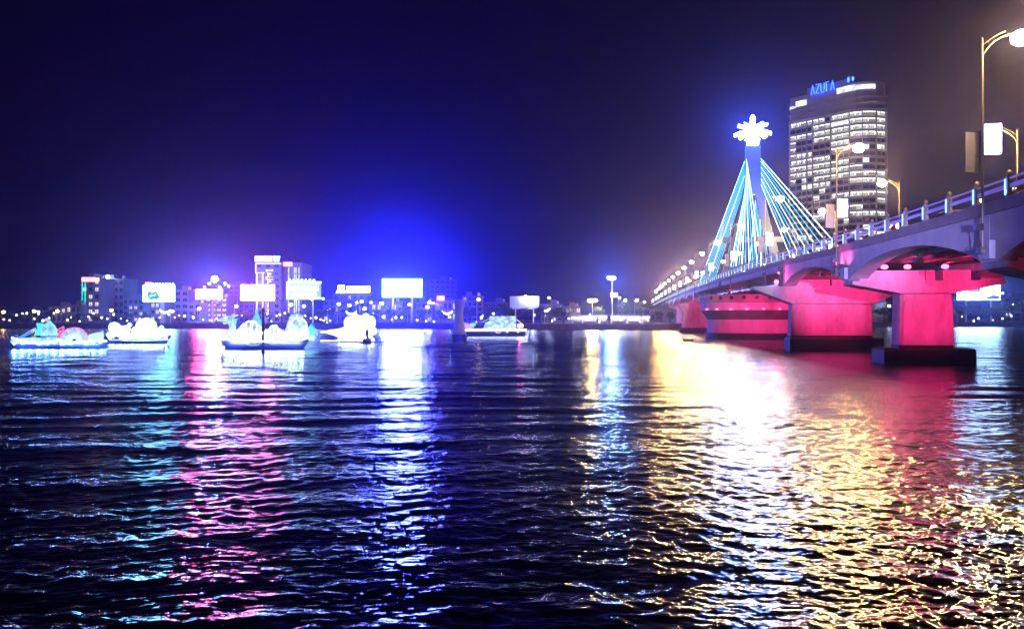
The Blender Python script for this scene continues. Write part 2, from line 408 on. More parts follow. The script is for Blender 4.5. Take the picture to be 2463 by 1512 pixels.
# pylon pier: drum, cone, ring with round ports
dk = thing('pylon_drum', 'round pink lit concrete drum carrying the bridge pylon', 'bridge pier', B(6.8, PY, 0))
c0 = B(6.8, PY, 0)
def lathe_at(name, prof, m, parent, n=56): k = MB(); k.lathe(prof, c0, n); return k.build(name, m, parent, smooth=False)
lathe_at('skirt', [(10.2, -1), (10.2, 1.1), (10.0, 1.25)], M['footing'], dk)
lathe_at('drum_wall', [(9.8, 1.252), (9.8, 4.1)], M['conc'], dk)
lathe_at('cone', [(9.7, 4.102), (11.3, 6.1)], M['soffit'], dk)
rg = lathe_at('ring_beam', [(11.1, 6.102), (11.1, 7.75)], M['conc'], dk)
up = lathe_at('port_ring', [(11.55, 7.752), (11.55, 9.35), (11.2, 9.4)], M['curb'], dk)
for i in range(28):
    a = 6.28319 * i / 28; d = Vector((math.cos(a), math.sin(a), 0)); q = c0 + d * 11.53 + Vector((0, 0, 8.7)); t = Vector((-d.y, d.x, 0))
    k = MB(); k.prism([q + t * .42 * math.cos(b * .7854) + Vector((0, 0, .42 * math.sin(b * .7854))) for b in range(8)], d * .06); k.build('port', M['dark'], up)
for i in range(16):
    a = 6.28319 * i / 16; k = MB(); k.tube([c0 + Vector((10 * math.cos(a), 10 * math.sin(a), 9.3)), c0 + Vector((10 * math.cos(a), 10 * math.sin(a), 10.1))], .3, 8); k.build('roller', M['dark'], up)
for i in range(9):
    a = R(196 + i * 17); d = Vector((math.cos(a), math.sin(a), 0))
    k = MB(); k.ball(c0 + d * 11.35 + Vector((0, 0, 6.3)), (.32, .32, .16), 8, 4); k.build('ring_light', M['flood'], rg)

# pylon: two legs meeting in one mast
k = MB(B)
for u in (0.2, BW - .2):
    k.loft([[(a + x, PY + y, z) for x, y in ((-w, -1.1), (w, -1.1), (w, 1.1), (-w, 1.1))] for a, w, z in ((u, .85, zt(PY) - 1.5), (6.8 + (u - 6.8) * .42, .8, 25), (6.8 + (u - 6.8) * .12, .85, 34))])
pyl = k.build('pylon', M['mast_paint'], bridge)
k = MB(B); k.loft([[(6.8 + x * w, PY + y * w, z) for x, y in ((-1, -.75), (1, -.75), (1, .75), (-1, .75))] for w, z in ((1.62, 31.5), (1.62, 33), (1.5, 42.2))]); k.build('mast', M['mast_paint'], pyl)
k = MB(B); k.box(.5, BW - .5, PY - .8, PY + .8, 21, 22.2); k.build('cross_beam', M['mast_paint'], pyl)
# star of light petals
sc = B(6.8, PY, 42.2)
k = MB(); k.lathe([(1.15, .02), (1.3, .8), (1.0, 1.8), (.7, 2.4), (.95, 3.0), (.75, 4.2), (.5, 4.6)], sc, 12); k.build('star_core', M['star'], pyl, True)
k = MB(); k.lathe([(.5, 4.6), (.55, 5.2), (.38, 5.7), (.5, 6.2), (.12, 6.8)], sc, 10); k.build('star_tip', M['star'], pyl, True)
for n, r0, z0, r1, z1, wd, ph in ((12, .7, 3.0, 4.0, 2.6, .17, 0), (12, .6, 2.7, 3.0, 1.9, .15, .26), (10, .5, 3.9, 3.2, 4.6, .16, .1)):
    for i in range(n):
        a = 6.28319 * i / n + ph; d = Vector((math.cos(a), math.sin(a), 0))
        k = MB(); k.tube([sc + d * r0 + Vector((0, 0, z0)), sc + d * (r0 + (r1 - r0) * .55) + Vector((0, 0, z0 + (z1 - z0) * .35 + .18)), sc + d * r1 + Vector((0, 0, z1))], [.12, wd, .1], 6)
        k.build('light_petal', M['star'], pyl)
# stay cables, four fans
def tubeC(p, q, r, m): k = MB(); k.tube([p, q], r, 5, True); return k.build('stay_cable', m, bridge)
for side, u in ((-1, -.05), (1, BW + .05)):
    for dr in (-1, 1):
        for i in range(10):
            dist = 13 + i * 4.35; zz = 33.6 + i * .62
            tubeC(B(6.8 + side * 1.55, PY + dr * 1.1, zz), B(u, PY + dr * dist, zt(PY + dr * dist) + .1), .07 if dr < 0 else .06,
                  M['cablew'] if (dr < 0 and i % 2 == 0) or i % 5 == 4 else M['cable'])

# railings
k = MB(); k.box(-.13, .13, -.1, .1, .1, 1.2); k.box(-.2, .2, -.16, .16, .1, .3); k.box(-.17, .17, -.14, .14, 1.2, 1.3)
k.lathe([(.05, 1.3), (.16, 1.42), (.15, 1.54), (.05, 1.66)], (0, 0, 0), 8)
post_me = k.mesh('railing_post', M['post_metal'])
k = MB(); k.box(-.26, -.2, -.05, .05, .22, 1.12); strip_me = k.mesh('light_strip', M['strip'])
def rail_side(u, ss, rotz):
    for i, s in enumerate(ss):
        o = part('railing_post', post_me, bridge, B(u, s, zt(s) + .02) - wl(bridge), -BA + rotz)
        if rotz == 0: part('light_strip', strip_me, o)
s_posts = [37.6 + 4.19 * i for i in range(120)]
rail_side(-.02, s_posts, 0)
rail_side(BW + .02, s_posts[:50], math.pi)
for u, e in ((-.02, 540), (BW + .02, 300)):
    for z0, z1, w in ((1.13, 1.23, .06), (.62, .86, .035)):
        k = MB(B); band(k, u - w, u + w, lambda s: zt(s) + z0, lambda s: zt(s) + z1, srange(20, e, 10)); k.build('rail', M['paint'], bridge)

# floodlights on the bridge and their light
def spot(name, parent, loc, target, col, power, size=100, blend=.6, rad=.25):
    l = bpy.data.lights.new(name, 'SPOT'); l.color = col; l.energy = power; l.spot_size = R(size); l.spot_blend = blend; l.shadow_soft_size = rad
    o = bpy.data.objects.new(name, l); C.objects.link(o); o.parent = parent
    o.location = Vector(loc) - (wl(parent) if parent else Vector()); o.rotation_euler = (Vector(target) - Vector(loc)).to_track_quat('-Z', 'Y').to_euler()
    return o
RED = (1, .03, .23)
def flood(u, s, z, target, power, size=110, col=RED, lens=True):
    k = MB(); c = B(u, s, z); k.box(c.x - .3, c.x + .3, c.y - .16, c.y + .16, c.z - .2, c.z + .2); k.tube([c + Vector((0, 0, .2)), c + Vector((0, 0, .55))], .05, 5)
    f = k.build('floodlight', M['dark'], bridge)
    d = (Vector(target) - c).normalized()
    spot('flood_lamp', f, c + d * .45, target, col, power, size)
for ps, zc, pw in ((79.5, 7.0, 6000), (111, 6.9, 7000), (48.5, 6, 500)):
    for u in (2.2, 6.8, 11.4):
        flood(u, ps - 13, zt(ps - 13) - 2.2, B(6.6 + (u - 6.8) * .35, ps - 1.4, zc + .8), pw, 66)
for u in (3.2, 5.3, 8.7):
    k = MB(); c = B(u, 79.5 - 1.25, 9.28); k.lathe([(.1, -.27), (.16, -.2), (.3, -.1)], c, 8); f = k.build('floodlight', M['dark'], bridge)
    k = MB(); k.ball(c + Vector((0, -.12, .06)), (.36, .28, .24), 10, 6); k.build('lens', M['flood'], f)
    l = spot('cap_lamp', f, c + Vector((0, -.6, .3)), c + Vector((0, -6, 2.2)), RED, 420, 130)
# pylon drum floods (hung below the swing span)
for u in (-6, 1.5, 9, 17):
    flood(u if 0 < u < 13 else (.6 if u < 0 else 13), PY - 24, zt(PY - 24) - 3.4, B(u, PY - 9.5, 4.8), 11500, 70)
flood(6.8, 222, 9.5, B(5, 242.5, 5), 21000, 90)
for s in (262, 293, 324, 355): flood(6.8, s - 3, 10.2, B(6, s + 12, 5), 10000, 100)
for du, ty in ((-4.5, 0), (4.5, 0)):
    k = MB(); c = B(6.8 + du, PY - 9, zt(PY) + .3); k.box(c.x - .3, c.x + .3, c.y - .3, c.y + .3, c.z - .3, c.z + .25); f = k.build('floodlight', M['dark'], bridge)
    spot('mast_lamp', f, c + Vector((0, 0, .4)), B(6.8, PY - .6, 37.5), (.02, .2, 1), 110000, 30, 1)
# pink splash at the second lamp bracket and the end wall lamps
for s, z, dz, pw in ((78.3, 9.95, 1, 420), (80.9, 9.95, 1, 420)):
    k = MB(); c = B(-.75, s, z - .4); k.box(c.x - .18, c.x + .18, c.y - .14, c.y + .14, c.z - .12, c.z + .12)
    k.tube([c, B(-.02, s, z - .5)], .04, 5)
    f = k.build('floodlight', M['dark'], bridge); spot('wall_lamp', f, c + Vector((0, 0, .16)), B(-.15, s, z + .7), (1, .1, .42), pw, 150)
for c in (B(-.9, 110.0, 9.35), B(-.6, 110.0, 10.6)):
    k = MB(); k.ball(c, .33 if c.z < 10 else .16, 8, 6); f = k.build('wall_light', M['flood'], bridge)
spot('wall_lamp', bridge, B(-1.2, 108.8, 9.7), B(.5, 105, 10.5), (1, .06, .3), 900, 150)
spot('wall_lamp', bridge, B(1.6, 109.3, 9.6), B(1.2, 111, 10.8), (1, .06, .2), 500, 150)

# ------------------------------------------------------------------ bridge lamps with banners
def arc(p0, p1, p2, n=8): return [tuple(Vector(p0) * (1 - t) ** 2 + Vector(p1) * 2 * t * (1 - t) + Vector(p2) * t * t) for t in [i / n for i in range(n + 1)]]
k = MB(); k.tube([(0, 0, -2.9), (0, 0, 0), (0, 0, 10.1)], [.1, .085, .05], 8); k.lathe([(.3, -2.95), (.34, -2.7), (.2, -2.55)], (0, 0, 0), 10); pole_me = k.mesh('pole', M['pole'])
k = MB(); k.tube(arc((0, 0, 8.9), (.5, 0, 10.1), (1.75, 0, 10.25)), .04, 6); k.tube(arc((0, 0, 9.6), (.6, 0, 10.15), (1.3, 0, 10.42)), .022, 5); k.tube([(.35, 0, 9.72), (.4, 0, 9.95)], .02, 5); arm_me = k.mesh('arm', M['pole'])
k = MB(); k.loft([[(x, -w, z), (x, w, z), (x, w * .7, z + h), (x, -w * .7, z + h)] for x, w, z, h in ((1.6, .08, 10.2, .1), (1.9, .2, 10.2, .2), (2.4, .2, 10.25, .18), (2.6, .08, 10.3, .08))]); head_me = k.mesh('lamp_head', M['dark'])
def lens_mesh(m, r): k = MB(); k.ball((2.15, 0, 9.98), (r * 1.1, r, r * .9), 8, 6); return k.mesh('lamp_lens', m, smooth=True)
lensA = lens_mesh(M['lamp'], .5); lensW = lens_mesh(M['lampw'], .5)
k = MB(); k.box(.16, 1.05, -.07, .07, 3.05, 4.85); bl_me = k.mesh('lit_banner', M['banner'])
k = MB(); k.loft([[(-1.1, -.36, z), (-.2, .03, z), (-.24, .13, z), (-1.14, -.26, z)] for z in (1.95, 4.35)]); bu_me = k.mesh('unlit_banner', M['brown'])
k = MB()
for z in (3.2, 4.7): k.tube([(-1.1, 0, z - .5), (1.0, 0, z)], .025, 5)
brk_me = k.mesh('banner_bracket', M['dark'])
k = MB(); k.box(-.45, -.02, -.2, .2, -1.55, -1.15); k.tube([(-.25, 0, -1.5), (-.2, 0, -2.75)], .03, 5); k.tube([(-.3, 0, -2.4), (-.62, -.9, -2.85)], .03, 5); k.box(-.72, -.52, -1.05, -.8, -3.0, -2.7); box_me = k.mesh('control_box', M['dark'])
def bridge_lamp(u, s, rot, lens, label, grp, near=False, bscale=1):
    t = thing('street_lamp', label, 'street lamp', B(u, s, zt(s)), grp, -BA + rot)
    part('pole', pole_me, t); a = part('arm', arm_me, t); part('lamp_head', head_me, a); part('lamp_lens', lens, a)
    b = part('banner_bracket', brk_me, t); part('lit_banner', bl_me, b); part('unlit_banner', bu_me, b)
    if near: part('control_box', box_me, t)
    return t
ORD = ['first', 'second', 'third', 'fourth', 'fifth', 'sixth', 'seventh', 'eighth', 'ninth', 'tenth', 'eleventh', 'twelfth', 'thirteenth', 'fourteenth', 'fifteenth', 'sixteenth']
for i, y in enumerate([48, 80.5, 120, 158, 197, 234, 268, 300, 332, 364, 396, 430, 464, 500, 540]):
    lb = ['tall lamp with unlit brown banner standing nearest on the near railing, glow cut by frame', 'lamp on the pink splashed bracket, white banner in front of the hotel tower'][i] if i < 2 else f'{ORD[i]} lamp along the near railing counting from the lamp cut by the frame'
    bridge_lamp(-.42, y / .9909, 0, lensA if i < 2 or i > 6 else lensW, lb, 'lamps along the near railing', i < 3)
for i, y in enumerate([73, 104, 135, 166, 199, 232, 265, 298, 331, 364, 397, 430]):
    lb = f'{ORD[i]} lamp along the far railing counting from the frame edge'
    bridge_lamp(BW + .42, (y + .1348 * 14) / .9909, math.pi, lensA, lb, 'lamps along the far railing')

# ------------------------------------------------------------------ traffic on the bridge
def skin_body(edges, joints, name, m):
    me = bpy.data.meshes.new(name); names = list(joints)
    me.from_pydata([joints[n][0] for n in names], [(names.index(a), names.index(b)) for a, b in edges], [])
    o = bpy.data.objects.new(name, me); C.objects.link(o)
    md = o.modifiers.new('skin', 'SKIN')
    for n, v in zip(names, me.skin_vertices[0].data): v.radius = (joints[n][1],) * 2
    me.skin_vertices[0].data[0].use_root = True
    sd = o.modifiers.new('sub', 'SUBSURF'); sd.levels = 1; sd.render_levels = 1
    dg = bpy.context.evaluated_depsgraph_get(); r = bpy.data.meshes.new_from_object(o.evaluated_get(dg))
    bpy.data.objects.remove(o); r.name = name; r.materials.clear(); r.materials.append(m)
    for p in r.polygons: p.use_smooth = True
    return r
# seated rider facing +x
J = {'hip': ((-.15, 0, .82), .15), 'waist': ((-.12, 0, 1.0), .13), 'chest': ((-.02, 0, 1.24), .15), 'neck': ((.02, 0, 1.42), .06), 'head': ((.05, 0, 1.56), .1), 'crown': ((.05, 0, 1.66), .08)}
Ed = [('hip', 'waist'), ('waist', 'chest'), ('chest', 'neck'), ('neck', 'head'), ('head', 'crown')]
for s_, y in (('l', 1), ('r', -1)):
    J.update({'sh' + s_: ((-.02, .2 * y, 1.34), .065), 'el' + s_: ((.2, .27 * y, 1.12), .05), 'ha' + s_: ((.48, .26 * y, 1.1), .038), 'th' + s_: ((-.05, .13 * y, .8), .1), 'kn' + s_: ((.32, .17 * y, .74), .075), 'ft' + s_: ((.2, .17 * y, .34), .05), 'to' + s_: ((.36, .17 * y, .3), .035)})
    Ed += [('chest', 'sh' + s_), ('sh' + s_, 'el' + s_), ('el' + s_, 'ha' + s_), ('hip', 'th' + s_), ('th' + s_, 'kn' + s_), ('kn' + s_, 'ft' + s_), ('ft' + s_, 'to' + s_)]
body_me = skin_body(Ed, J, 'person', M['cloth'])
k = MB(); k.ball((.04, 0, 1.63), (.15, .13, .14), 10, 6); helmet_me = k.mesh('helmet', M['helmet'], smooth=True)
k = MB(); k.ball((.13, 0, 1.55), (.05, .08, .09), 8, 5); face_me = k.mesh('face', M['skin'], smooth=True)
def wheel_mesh(r, w, m):
    k = MB(); k.loft([[(r * q * math.cos(6.28319 * i / 14), y, r * q * math.sin(6.28319 * i / 14)) for i in range(14)] for y, q in ((-w, .85), (-w * .6, 1), (w * .6, 1), (w, .85))]); return k.mesh('wheel', m)
mw = wheel_mesh(.28, .06, M['tyre'])
k = MB(); k.loft([[(x, -w, z0), (x, w, z0), (x, w * .7, z1), (x, -w * .7, z1)] for x, w, z0, z1 in ((-.75, .1, .62, .72), (-.3, .15, .5, .76), (.1, .13, .32, .45), (.3, .13, .32, .42), (.45, .17, .4, .98), (.6, .1, .6, 1.0))]); bike_me = k.mesh('frame', M['car_dark'])
k = MB(); k.tube([(.5, -.3, 1.08), (.52, 0, 1.02), (.5, .3, 1.08)], .025, 6); k.tube([(.52, 0, 1.02), (.66, 0, .3)], .04, 6); bar_me = k.mesh('handlebar', M['dark'])
k = MB(); k.ball((.64, 0, .92), .09, 8, 5); hl_me = k.mesh('headlight', M['head'])
k = MB(); k.ball((-.8, 0, .66), .06, 8, 5); tl_me = k.mesh('tail_light', M['tail'])
def bike(u, s, rot, lab1, lab2):
    z = zt(s) + .0
    t = thing('motorbike', lab1, 'motorbike', B(u, s, z), 'motorbikes on the bridge', rot)
    part('frame', bike_me, t); part('handlebar', bar_me, t); part('headlight', hl_me, t); part('tail_light', tl_me, t)
    for x in (-.6, .66): part('wheel', mw, t, (x, 0, .28))
    p = bpy.data.objects.new('person', body_me); C.objects.link(p); p.location = B(u, s, z); p.rotation_euler = (0, 0, rot)
    tag(p, lab2, 'person', 'motorbike riders on the bridge'); part('helmet', helmet_me, p); part('face', face_me, p)
away = R(90) - BA
bike(1.5, 48.2, away, 'dark motorbike passing just behind the tall nearest lamp pole', 'rider in dark red jacket passing just behind the tall nearest lamp pole')
bike(1.5, 70.2, away, 'dark motorbike on the deck in front of the hotel tower right edge', 'rider in dark red jacket silhouetted before the hotel tower right edge')
bike(1.7, 54.3, away + math.pi, 'motorbike with headlight seen low between railing posts right of the tower', 'helmeted rider seen between the railing posts right of the hotel tower')
cw = wheel_mesh(.32, .11, M['tyre'])
def car_mesh(name, m):
    k = MB(); k.loft([[(x, -w, .28), (x, w, .28), (x, w, z), (x, -w, z)] for x, w, z in ((-2.15, .72, .75), (-2.0, .86, .95), (-.9, .88, .98), (1.0, .88, .95), (1.9, .84, .8), (2.15, .7, .66))]); return k.mesh(name, m)
k = MB(); k.loft([[(x0, -.76, .96), (x1, -.76, .96), (x1, .76, .96), (x0, .76, .96)] if z == 0 else [(x0, -.62, 1.46), (x1, -.62, 1.46), (x1, .62, 1.46), (x0, .62, 1.46)] for z, x0, x1 in ((0, -1.75, 1.05), (1, -1.2, .4))]); cabin_me = k.mesh('cabin', M['glass'])
k = MB(); k.box(-1.25, .42, -.64, .64, 1.462, 1.5); roofW = k.mesh('roof', M['car_white'])
cbW = car_mesh('body', M['car_white']); cbD = car_mesh('body', M['car_dark'])
k = MB(); k.ball((2.08, 0, .68), (.1, .2, .11), 8, 5); ch_me = k.mesh('headlight', M['head'])
k = MB(); k.box(-2.18, -2.1, -.2, .2, .7, .85); ct_me = k.mesh('tail_light', M['tail'])
def car(u, s, rot, body, lab):
    t = thing('car', lab, 'car', B(u, s, zt(s) - .02), 'cars crossing the bridge', rot)
    part('body', body, t); c = part('cabin', cabin_me, t); part('roof', roofW, c)
    for y in (-.62, .62): part('headlight', ch_me, t, (0, y, 0)); part('tail_light', ct_me, t, (0, y, 0))
    for x in (-1.3, 1.35):
        for y in (-.8, .8): part('wheel', cw, t, (x, y, .32))
for u, s, r_, bd, lb in ((4, 64, 1, cbW, 'white car half hidden by the railing below the hotel tower'), (4, 84, 1, cbW, 'white car behind the railing just left of the pink splashed lamp'), (4.2, 140, 1, cbD, 'dark car behind the railing under the right cable fan'),
                         (4, 196, 1, cbW, 'white car with headlights behind the left cable fan'), (4.1, 225, 1, cbD, 'dark car with headlights just past the left cable fan'), (4, 258, 1, cbW, 'white car with headlights nearing the swing span far end'),
                         (4, 300, 1, cbD, 'dark car far along the bridge above the far bank edge'), (4, 345, 1, cbW, 'white car farthest along the bridge with bright headlights'), (9.5, 120, 0, cbD, 'dark car driving away on the far lane by the third lamp')):
    car(u, s, away + (math.pi if r_ else 0), bd, lb)

# ------------------------------------------------------------------ hotel tower by the bridge
def hotel():
    P0, P1, P2 = Vector((166.4, 477)), Vector((190, 448.5)), Vector((210.5, 447.5))
    d1 = (P1 - P0).normalized(); c1 = P1 + d1 * 7; c2 = P2 - Vector((.8, .6)) * 7
    def bez(t): return P1 * (1 - t) ** 3 + c1 * 3 * t * (1 - t) ** 2 + c2 * 3 * t * t * (1 - t) + P2 * t ** 3
    nodes = [P0 + (P1 - P0) * i / 10 for i in range(10)] + [bez(i / 6) for i in range(7)]
    t = thing('hotel_tower', 'tall curved hotel tower with many lit windows and blue roof letters', 'tower', (190, 465, 2.2))
    back = [Vector((217, 462)), Vector((214, 482)), Vector((178, 499))]
    def ring(off, z):
        out = []
        for i, n in enumerate(nodes):
            a = nodes[max(i - 1, 0)]; b = nodes[min(i + 1, len(nodes) - 1)]; tg = (b - a).normalized(); nn = Vector((tg.y, -tg.x))
            q = n + nn * off; out.append((q.x, q.y, z))
        return out
    fh = 3.74; ztop = 128.6
    k = MB(); k.loft([ring(-.9, z) + [(b.x, b.y, z) for b in back] for z in (2.2, ztop + 7.5)]); wall = k.build('wall', M['wallT'], t)
    lit = {0: '0-5,7-15', 1: '4-15', 2: '0-15', 3: '0,4-15', 4: '0,7-9', 5: '0-3,7-9,12,14,15', 6: '0-6', 7: '0-9,12', 8: '0-11', 9: '0,2,4-15', 10: '2-6,10-15', 11: '5', 12: '4,7,8,9-15', 13: '14,15', 14: '8-11', 15: '4-6,10-15', 16: '9', 17: '12', 18: '1-3,10-15', 19: '11', 20: '4,5', 21: '13'}
    bright = {(1, 7), (1, 8), (1, 9), (10, 2), (10, 3), (5, 12), (17, 12), (5, 14), (7, 12)}
    def cols(sx):
        o = set()
        for p in sx.split(','):
            if '-' in p: a, b = p.split('-'); o |= set(range(int(a), int(b) + 1))
            elif p: o.add(int(p))
        return o
    # window meshes (local: x along facade, y out)
    wm = []
    for v in range(6):
        k = MB(); h = 2.75
        k.m = 0; k.box(-1.72, 1.72, -.05, 0, .1, h - .45)
        k.m = 1; k.box(-1.7 + (.5 if v == 1 else 0), 1.7 - (.55 if v == 2 else 0), 0.0, .05, h - .45, h)
        if v not in (3, 4): k.box(-1.65 + (v % 4) * .9, -1.3 + (v % 4) * .9, .001, .06, .9, h - .46)
        k.m = 2
        for x in (-1.75, -.58, .6, 1.75): k.box(x - .07, x + .07, .06, .14, .05, h)
        k.box(-1.75, 1.75, .07, .13, 1.25, 1.4)
        wm.append(k.mesh('lit_window', [M['win2' if v > 3 else 'win'], M['winb'], M['dark']]))
    k = MB(); k.m = 0; k.box(-1.72, 1.72, -.05, 0, .1, 2.75); k.m = 1
    for x in (-1.75, 1.75): k.box(x - .06, x + .06, .01, .1, .05, 2.75)
    wfull = k.mesh('lit_window', [M['winfull'], M['dark']])
    dkw = MB()
    for r in range(33):
        zf = ztop - 7.4 - (r + 1) * fh
        if zf < 3: break
        # slab with upstand
        k = MB(); k.loft([[o1, o2, o3, o4, o5, o6] for o1, o2, o3, o4, o5, o6 in zip(ring(-.9, zf - .22), ring(.7, zf - .22), ring(.7, zf + .22), ring(.62, zf + .22), ring(.66, zf), ring(-.9, zf))]); k.build('balcony', M['wallT'], t)
        on = cols(lit.get(r, ''))
        for cidx in range(16):
            a, b = nodes[cidx], nodes[cidx + 1]; tg = (b - a).normalized(); nn = Vector((tg.y, -tg.x)); m_ = (a + b) / 2 - nn * .86
            ang = math.atan2(tg.y, tg.x) + math.pi
            sc_ = (b - a).length / 3.72
            if cidx in on:
                me = wfull if (r, cidx) in bright else wm[rnd.choice((0, 1, 2, 3, 0, 2, 4, 5))]
                o = part('lit_window', me, t, Vector((m_.x, m_.y, zf + .02)) - t.location, ang); o.scale = (sc_, 1, 1)
            elif r < 24:
                w = tg * 1.7 * sc_; z0, z1 = zf + .15, zf + 2.75; e = nn * .02
                bb = dkw.add([(m_.x - w.x + e.x, m_.y - w.y + e.y, z0), (m_.x + w.x + e.x, m_.y + w.y + e.y, z0), (m_.x + w.x + e.x, m_.y + w.y + e.y, z1), (m_.x - w.x + e.x, m_.y - w.y + e.y, z1)]); dkw.face((bb, bb + 1, bb + 2, bb + 3))
    tag(dkw.build('dark_window', M['glass'], t), kind='stuff')
    # bay dividers
    for i, n in enumerate(nodes):
        if i in (3, 4, 7, 10, 12, 14, 16, 0):
            tg = (nodes[min(i + 1, 16)] - nodes[max(i - 1, 0)]).normalized(); nn = Vector((tg.y, -tg.x)); q = n - nn * .89; e = n + nn * .6; w = tg * .14
            k = MB(); k.loft([[(q.x - w.x, q.y - w.y, z), (q.x + w.x, q.y + w.y, z), (e.x + w.x, e.y + w.y, z), (e.x - w.x, e.y - w.y, z)] for z in (30, ztop - 7.8)]); k.build('divider', M['wallT'], t)
    # roof bands
    for z0, z1 in ((ztop - 7.2, ztop - 6.6), (ztop - 3.6, ztop - 3.0), (ztop - .2, ztop + .5)):
        k = MB(); k.loft([[a, b, c_, d] for a, b, c_, d in zip(ring(-.9, z0), ring(.8, z0), ring(.8, z1), ring(-.9, z1))]); k.build('parapet', M['wallT'], t)
    # crown: raised block behind the letters, lit belvedere to the right
    cb = nodes[3:11]
    k = MB(); k.loft([[(n.x + 1.2, n.y + 2.2, z) for n in cb] + [(cb[-1].x + 12, cb[-1].y + 14, z), (cb[0].x + 14, cb[0].y + 16, z)] for z in (ztop + 7.51, ztop + 11.5)]); k.build('crown_block', M['wallT'], t)
    for lo, hi, z0, z1 in ((8.0, 11, ztop + 3.8, ztop + 6.9), (11, 13.9, ztop + 4.2, ztop + 6.6), (0, .95, ztop + .6, ztop + 2.2), (1.05, 2.9, ztop + 1.6, ztop + 4.6)):
        k = MB(); n0 = int(lo); seg = []
        for q in np.linspace(lo, hi, 7):
            i = min(int(q), 15); p = nodes[i].lerp(nodes[i + 1], q - i); tg = (nodes[i + 1] - nodes[i]).normalized(); nn = Vector((tg.y, -tg.x))
            a = p - nn * .85; b = p - nn * .2; seg.append([(a.x, a.y, z0), (b.x, b.y, z0), (b.x, b.y, z1), (a.x, a.y, z1)])
        k.loft(seg); k.build('crown_light', M['crown'], t)
    k = MB(); k.loft([ring(.1, z)[9:] + [(back[0].x, back[0].y, z), (back[1].x - 10, back[1].y, z)] for z in (ztop + 7.55, ztop + 8.1)]); k.build('crown_roof', M['wallT'], t)
    # roof letters drawn as bent light tubes along the straight facade
    L = {'A': [[(0, 0), (.5, 1), (1, 0)]], 'Z': [[(0, 1), (1, 1), (0, 0), (1, 0)]], 'U': [[(0, 1), (0, .3), (.25, 0), (.75, 0), (1, .3), (1, 1)]], 'r': [[(.15, 0), (.15, 1), (.75, 1)]]}
    start = P0 + d1 * 14.2; nn = Vector((d1.y, -d1.x)); x = 0; zb = ztop + 6.5
    for ch in 'AZUrA':
        k = MB()
        for st in L[ch]:
            k.tube([(start.x + d1.x * (x + a * 2.1) + nn.x * .4, start.y + d1.y * (x + a * 2.1) + nn.y * .4, zb + b * 5.2) for a, b in st], .24, 6)
        k.build('roof_letter', M['azura'], t); x += 3.05
    for dx, h in ((19.6, 1.6), (22.2, 1.2)):
        q = start + d1 * (dx + 3) + nn * .2; k = MB(); k.ball((q.x, q.y, zb + 3.6), (.7, .7, h), 8, 5); k.build('roof_lamp', M['azura'], t)
hotel()

# ------------------------------------------------------------------ far bank buildings
k = MB(); k.m = 0; k.box(-.5, .5, -.05, .0, 0, 1); k.m = 1
for x in (-.5, 0, .5): k.box(x - .035, x + .035, -.09, -.052, 0, 1)
for z in (0, 1): k.box(-.5, .5, -.085, -.055, z - .04, z + .04)
winL = k.mesh('lit_window', [M['winhouse'], M['dark']]); winD = k.mesh('dark_window', [M['glass'], M['wallA']])
def building(px0, px1, py, Y, label, wall, nb, nf, lit, depth=14, seed=1, roof=True, win=(.6, .55), balc=False, name='building', base=2.2):
    r_ = random.Random(seed)
    x0, x1, z1 = wx(px0, Y), wx(px1, Y), wz(py, Y)
    t = thing(name, label, 'building', ((x0 + x1) / 2, Y, base))
    k = MB(); k.box(x0, x1, Y, Y + depth, base, z1); k.build('wall', M[wall], t)
    k = MB(); k.box(x0 - .25, x1 + .25, Y - .25, Y + depth + .25, z1 + .003, z1 + .5); rf = k.build('roof', M[wall], t)
    if roof:
        w = (x1 - x0); a = x0 + w * r_.uniform(.1, .5); k = MB(); k.box(a, a + w * .3, Y + 3, Y + 8, z1 + .503, z1 + 2.6); k.build('stair_head', M[wall], rf)
        k = MB(); k.lathe([(.8, .502), (.8, 1.9), (.2, 2.2)], (x1 - w * .2, Y + 5, z1), 8); k.build('water_tank', M['metal'], rf)
    bw, fh = (x1 - x0) / nb, (z1 - base) / nf
    for f in range(nf):
        for b in range(nb):
            on = r_.random() < lit
            o = part('lit_window' if on else 'dark_window', winL if on else winD, t, (x0 + bw * (b + .5) - (x0 + x1) / 2, -.003, fh * (f + .28)))
            o.scale = (bw * win[0], 1, fh * win[1])
        if balc and f:
            k = MB(); k.box(x0 - .05, x1 + .05, Y - .9, Y - .01, base + fh * f - .1, base + fh * f + .1); k.box(x0 - .05, x1 + .05, Y - .95, Y - .902, base + fh * f - .1, base + fh * f + .8); k.build('balcony', M[wall], t)
    return t, x0, x1, z1
# green strip hotel
t, x0, x1, z1 = building(196, 240, 670, 372, 'narrow hotel with two green neon strips and a red roof sign', 'wallD', 3, 6, .55, seed=3, balc=True, name='hotel')
for a in (x0 + .5, x0 + 1.9):
    k = MB(); k.box(a, a + .55, 371.0, 371.03, 2.9, z1 - 1.8); k.build('neon_strip', M['neon_green'], t)
k = MB()
for i in range(9): k.box(x0 + .4 + i * .72, x0 + .9 + i * .72, 371.2, 371.6, z1 - 1.4, z1 + .6)
k.build('roof_sign', M['sign_red'], t)
k = MB(); k.box(x0 + 6.9, x0 + 8.4, 371.2, 371.6, z1 - 1.2, z1 + .4); k.build('sign_end', M['sign_org'], t)
t, x0, x1, z1 = building(234, 298, 672, 388, 'broad grey block right of the green neon hotel, one roof light', 'wallA', 5, 6, .06, seed=4)
k = MB(); k.ball((wx(264, 388), 386, z1 + 1.2), .8, 8, 6); k.tube([(wx(264, 388), 386, z1), (wx(264, 388), 386, z1 + 1)], .1, 5); k.build('roof_light', M['bank_white'], t)
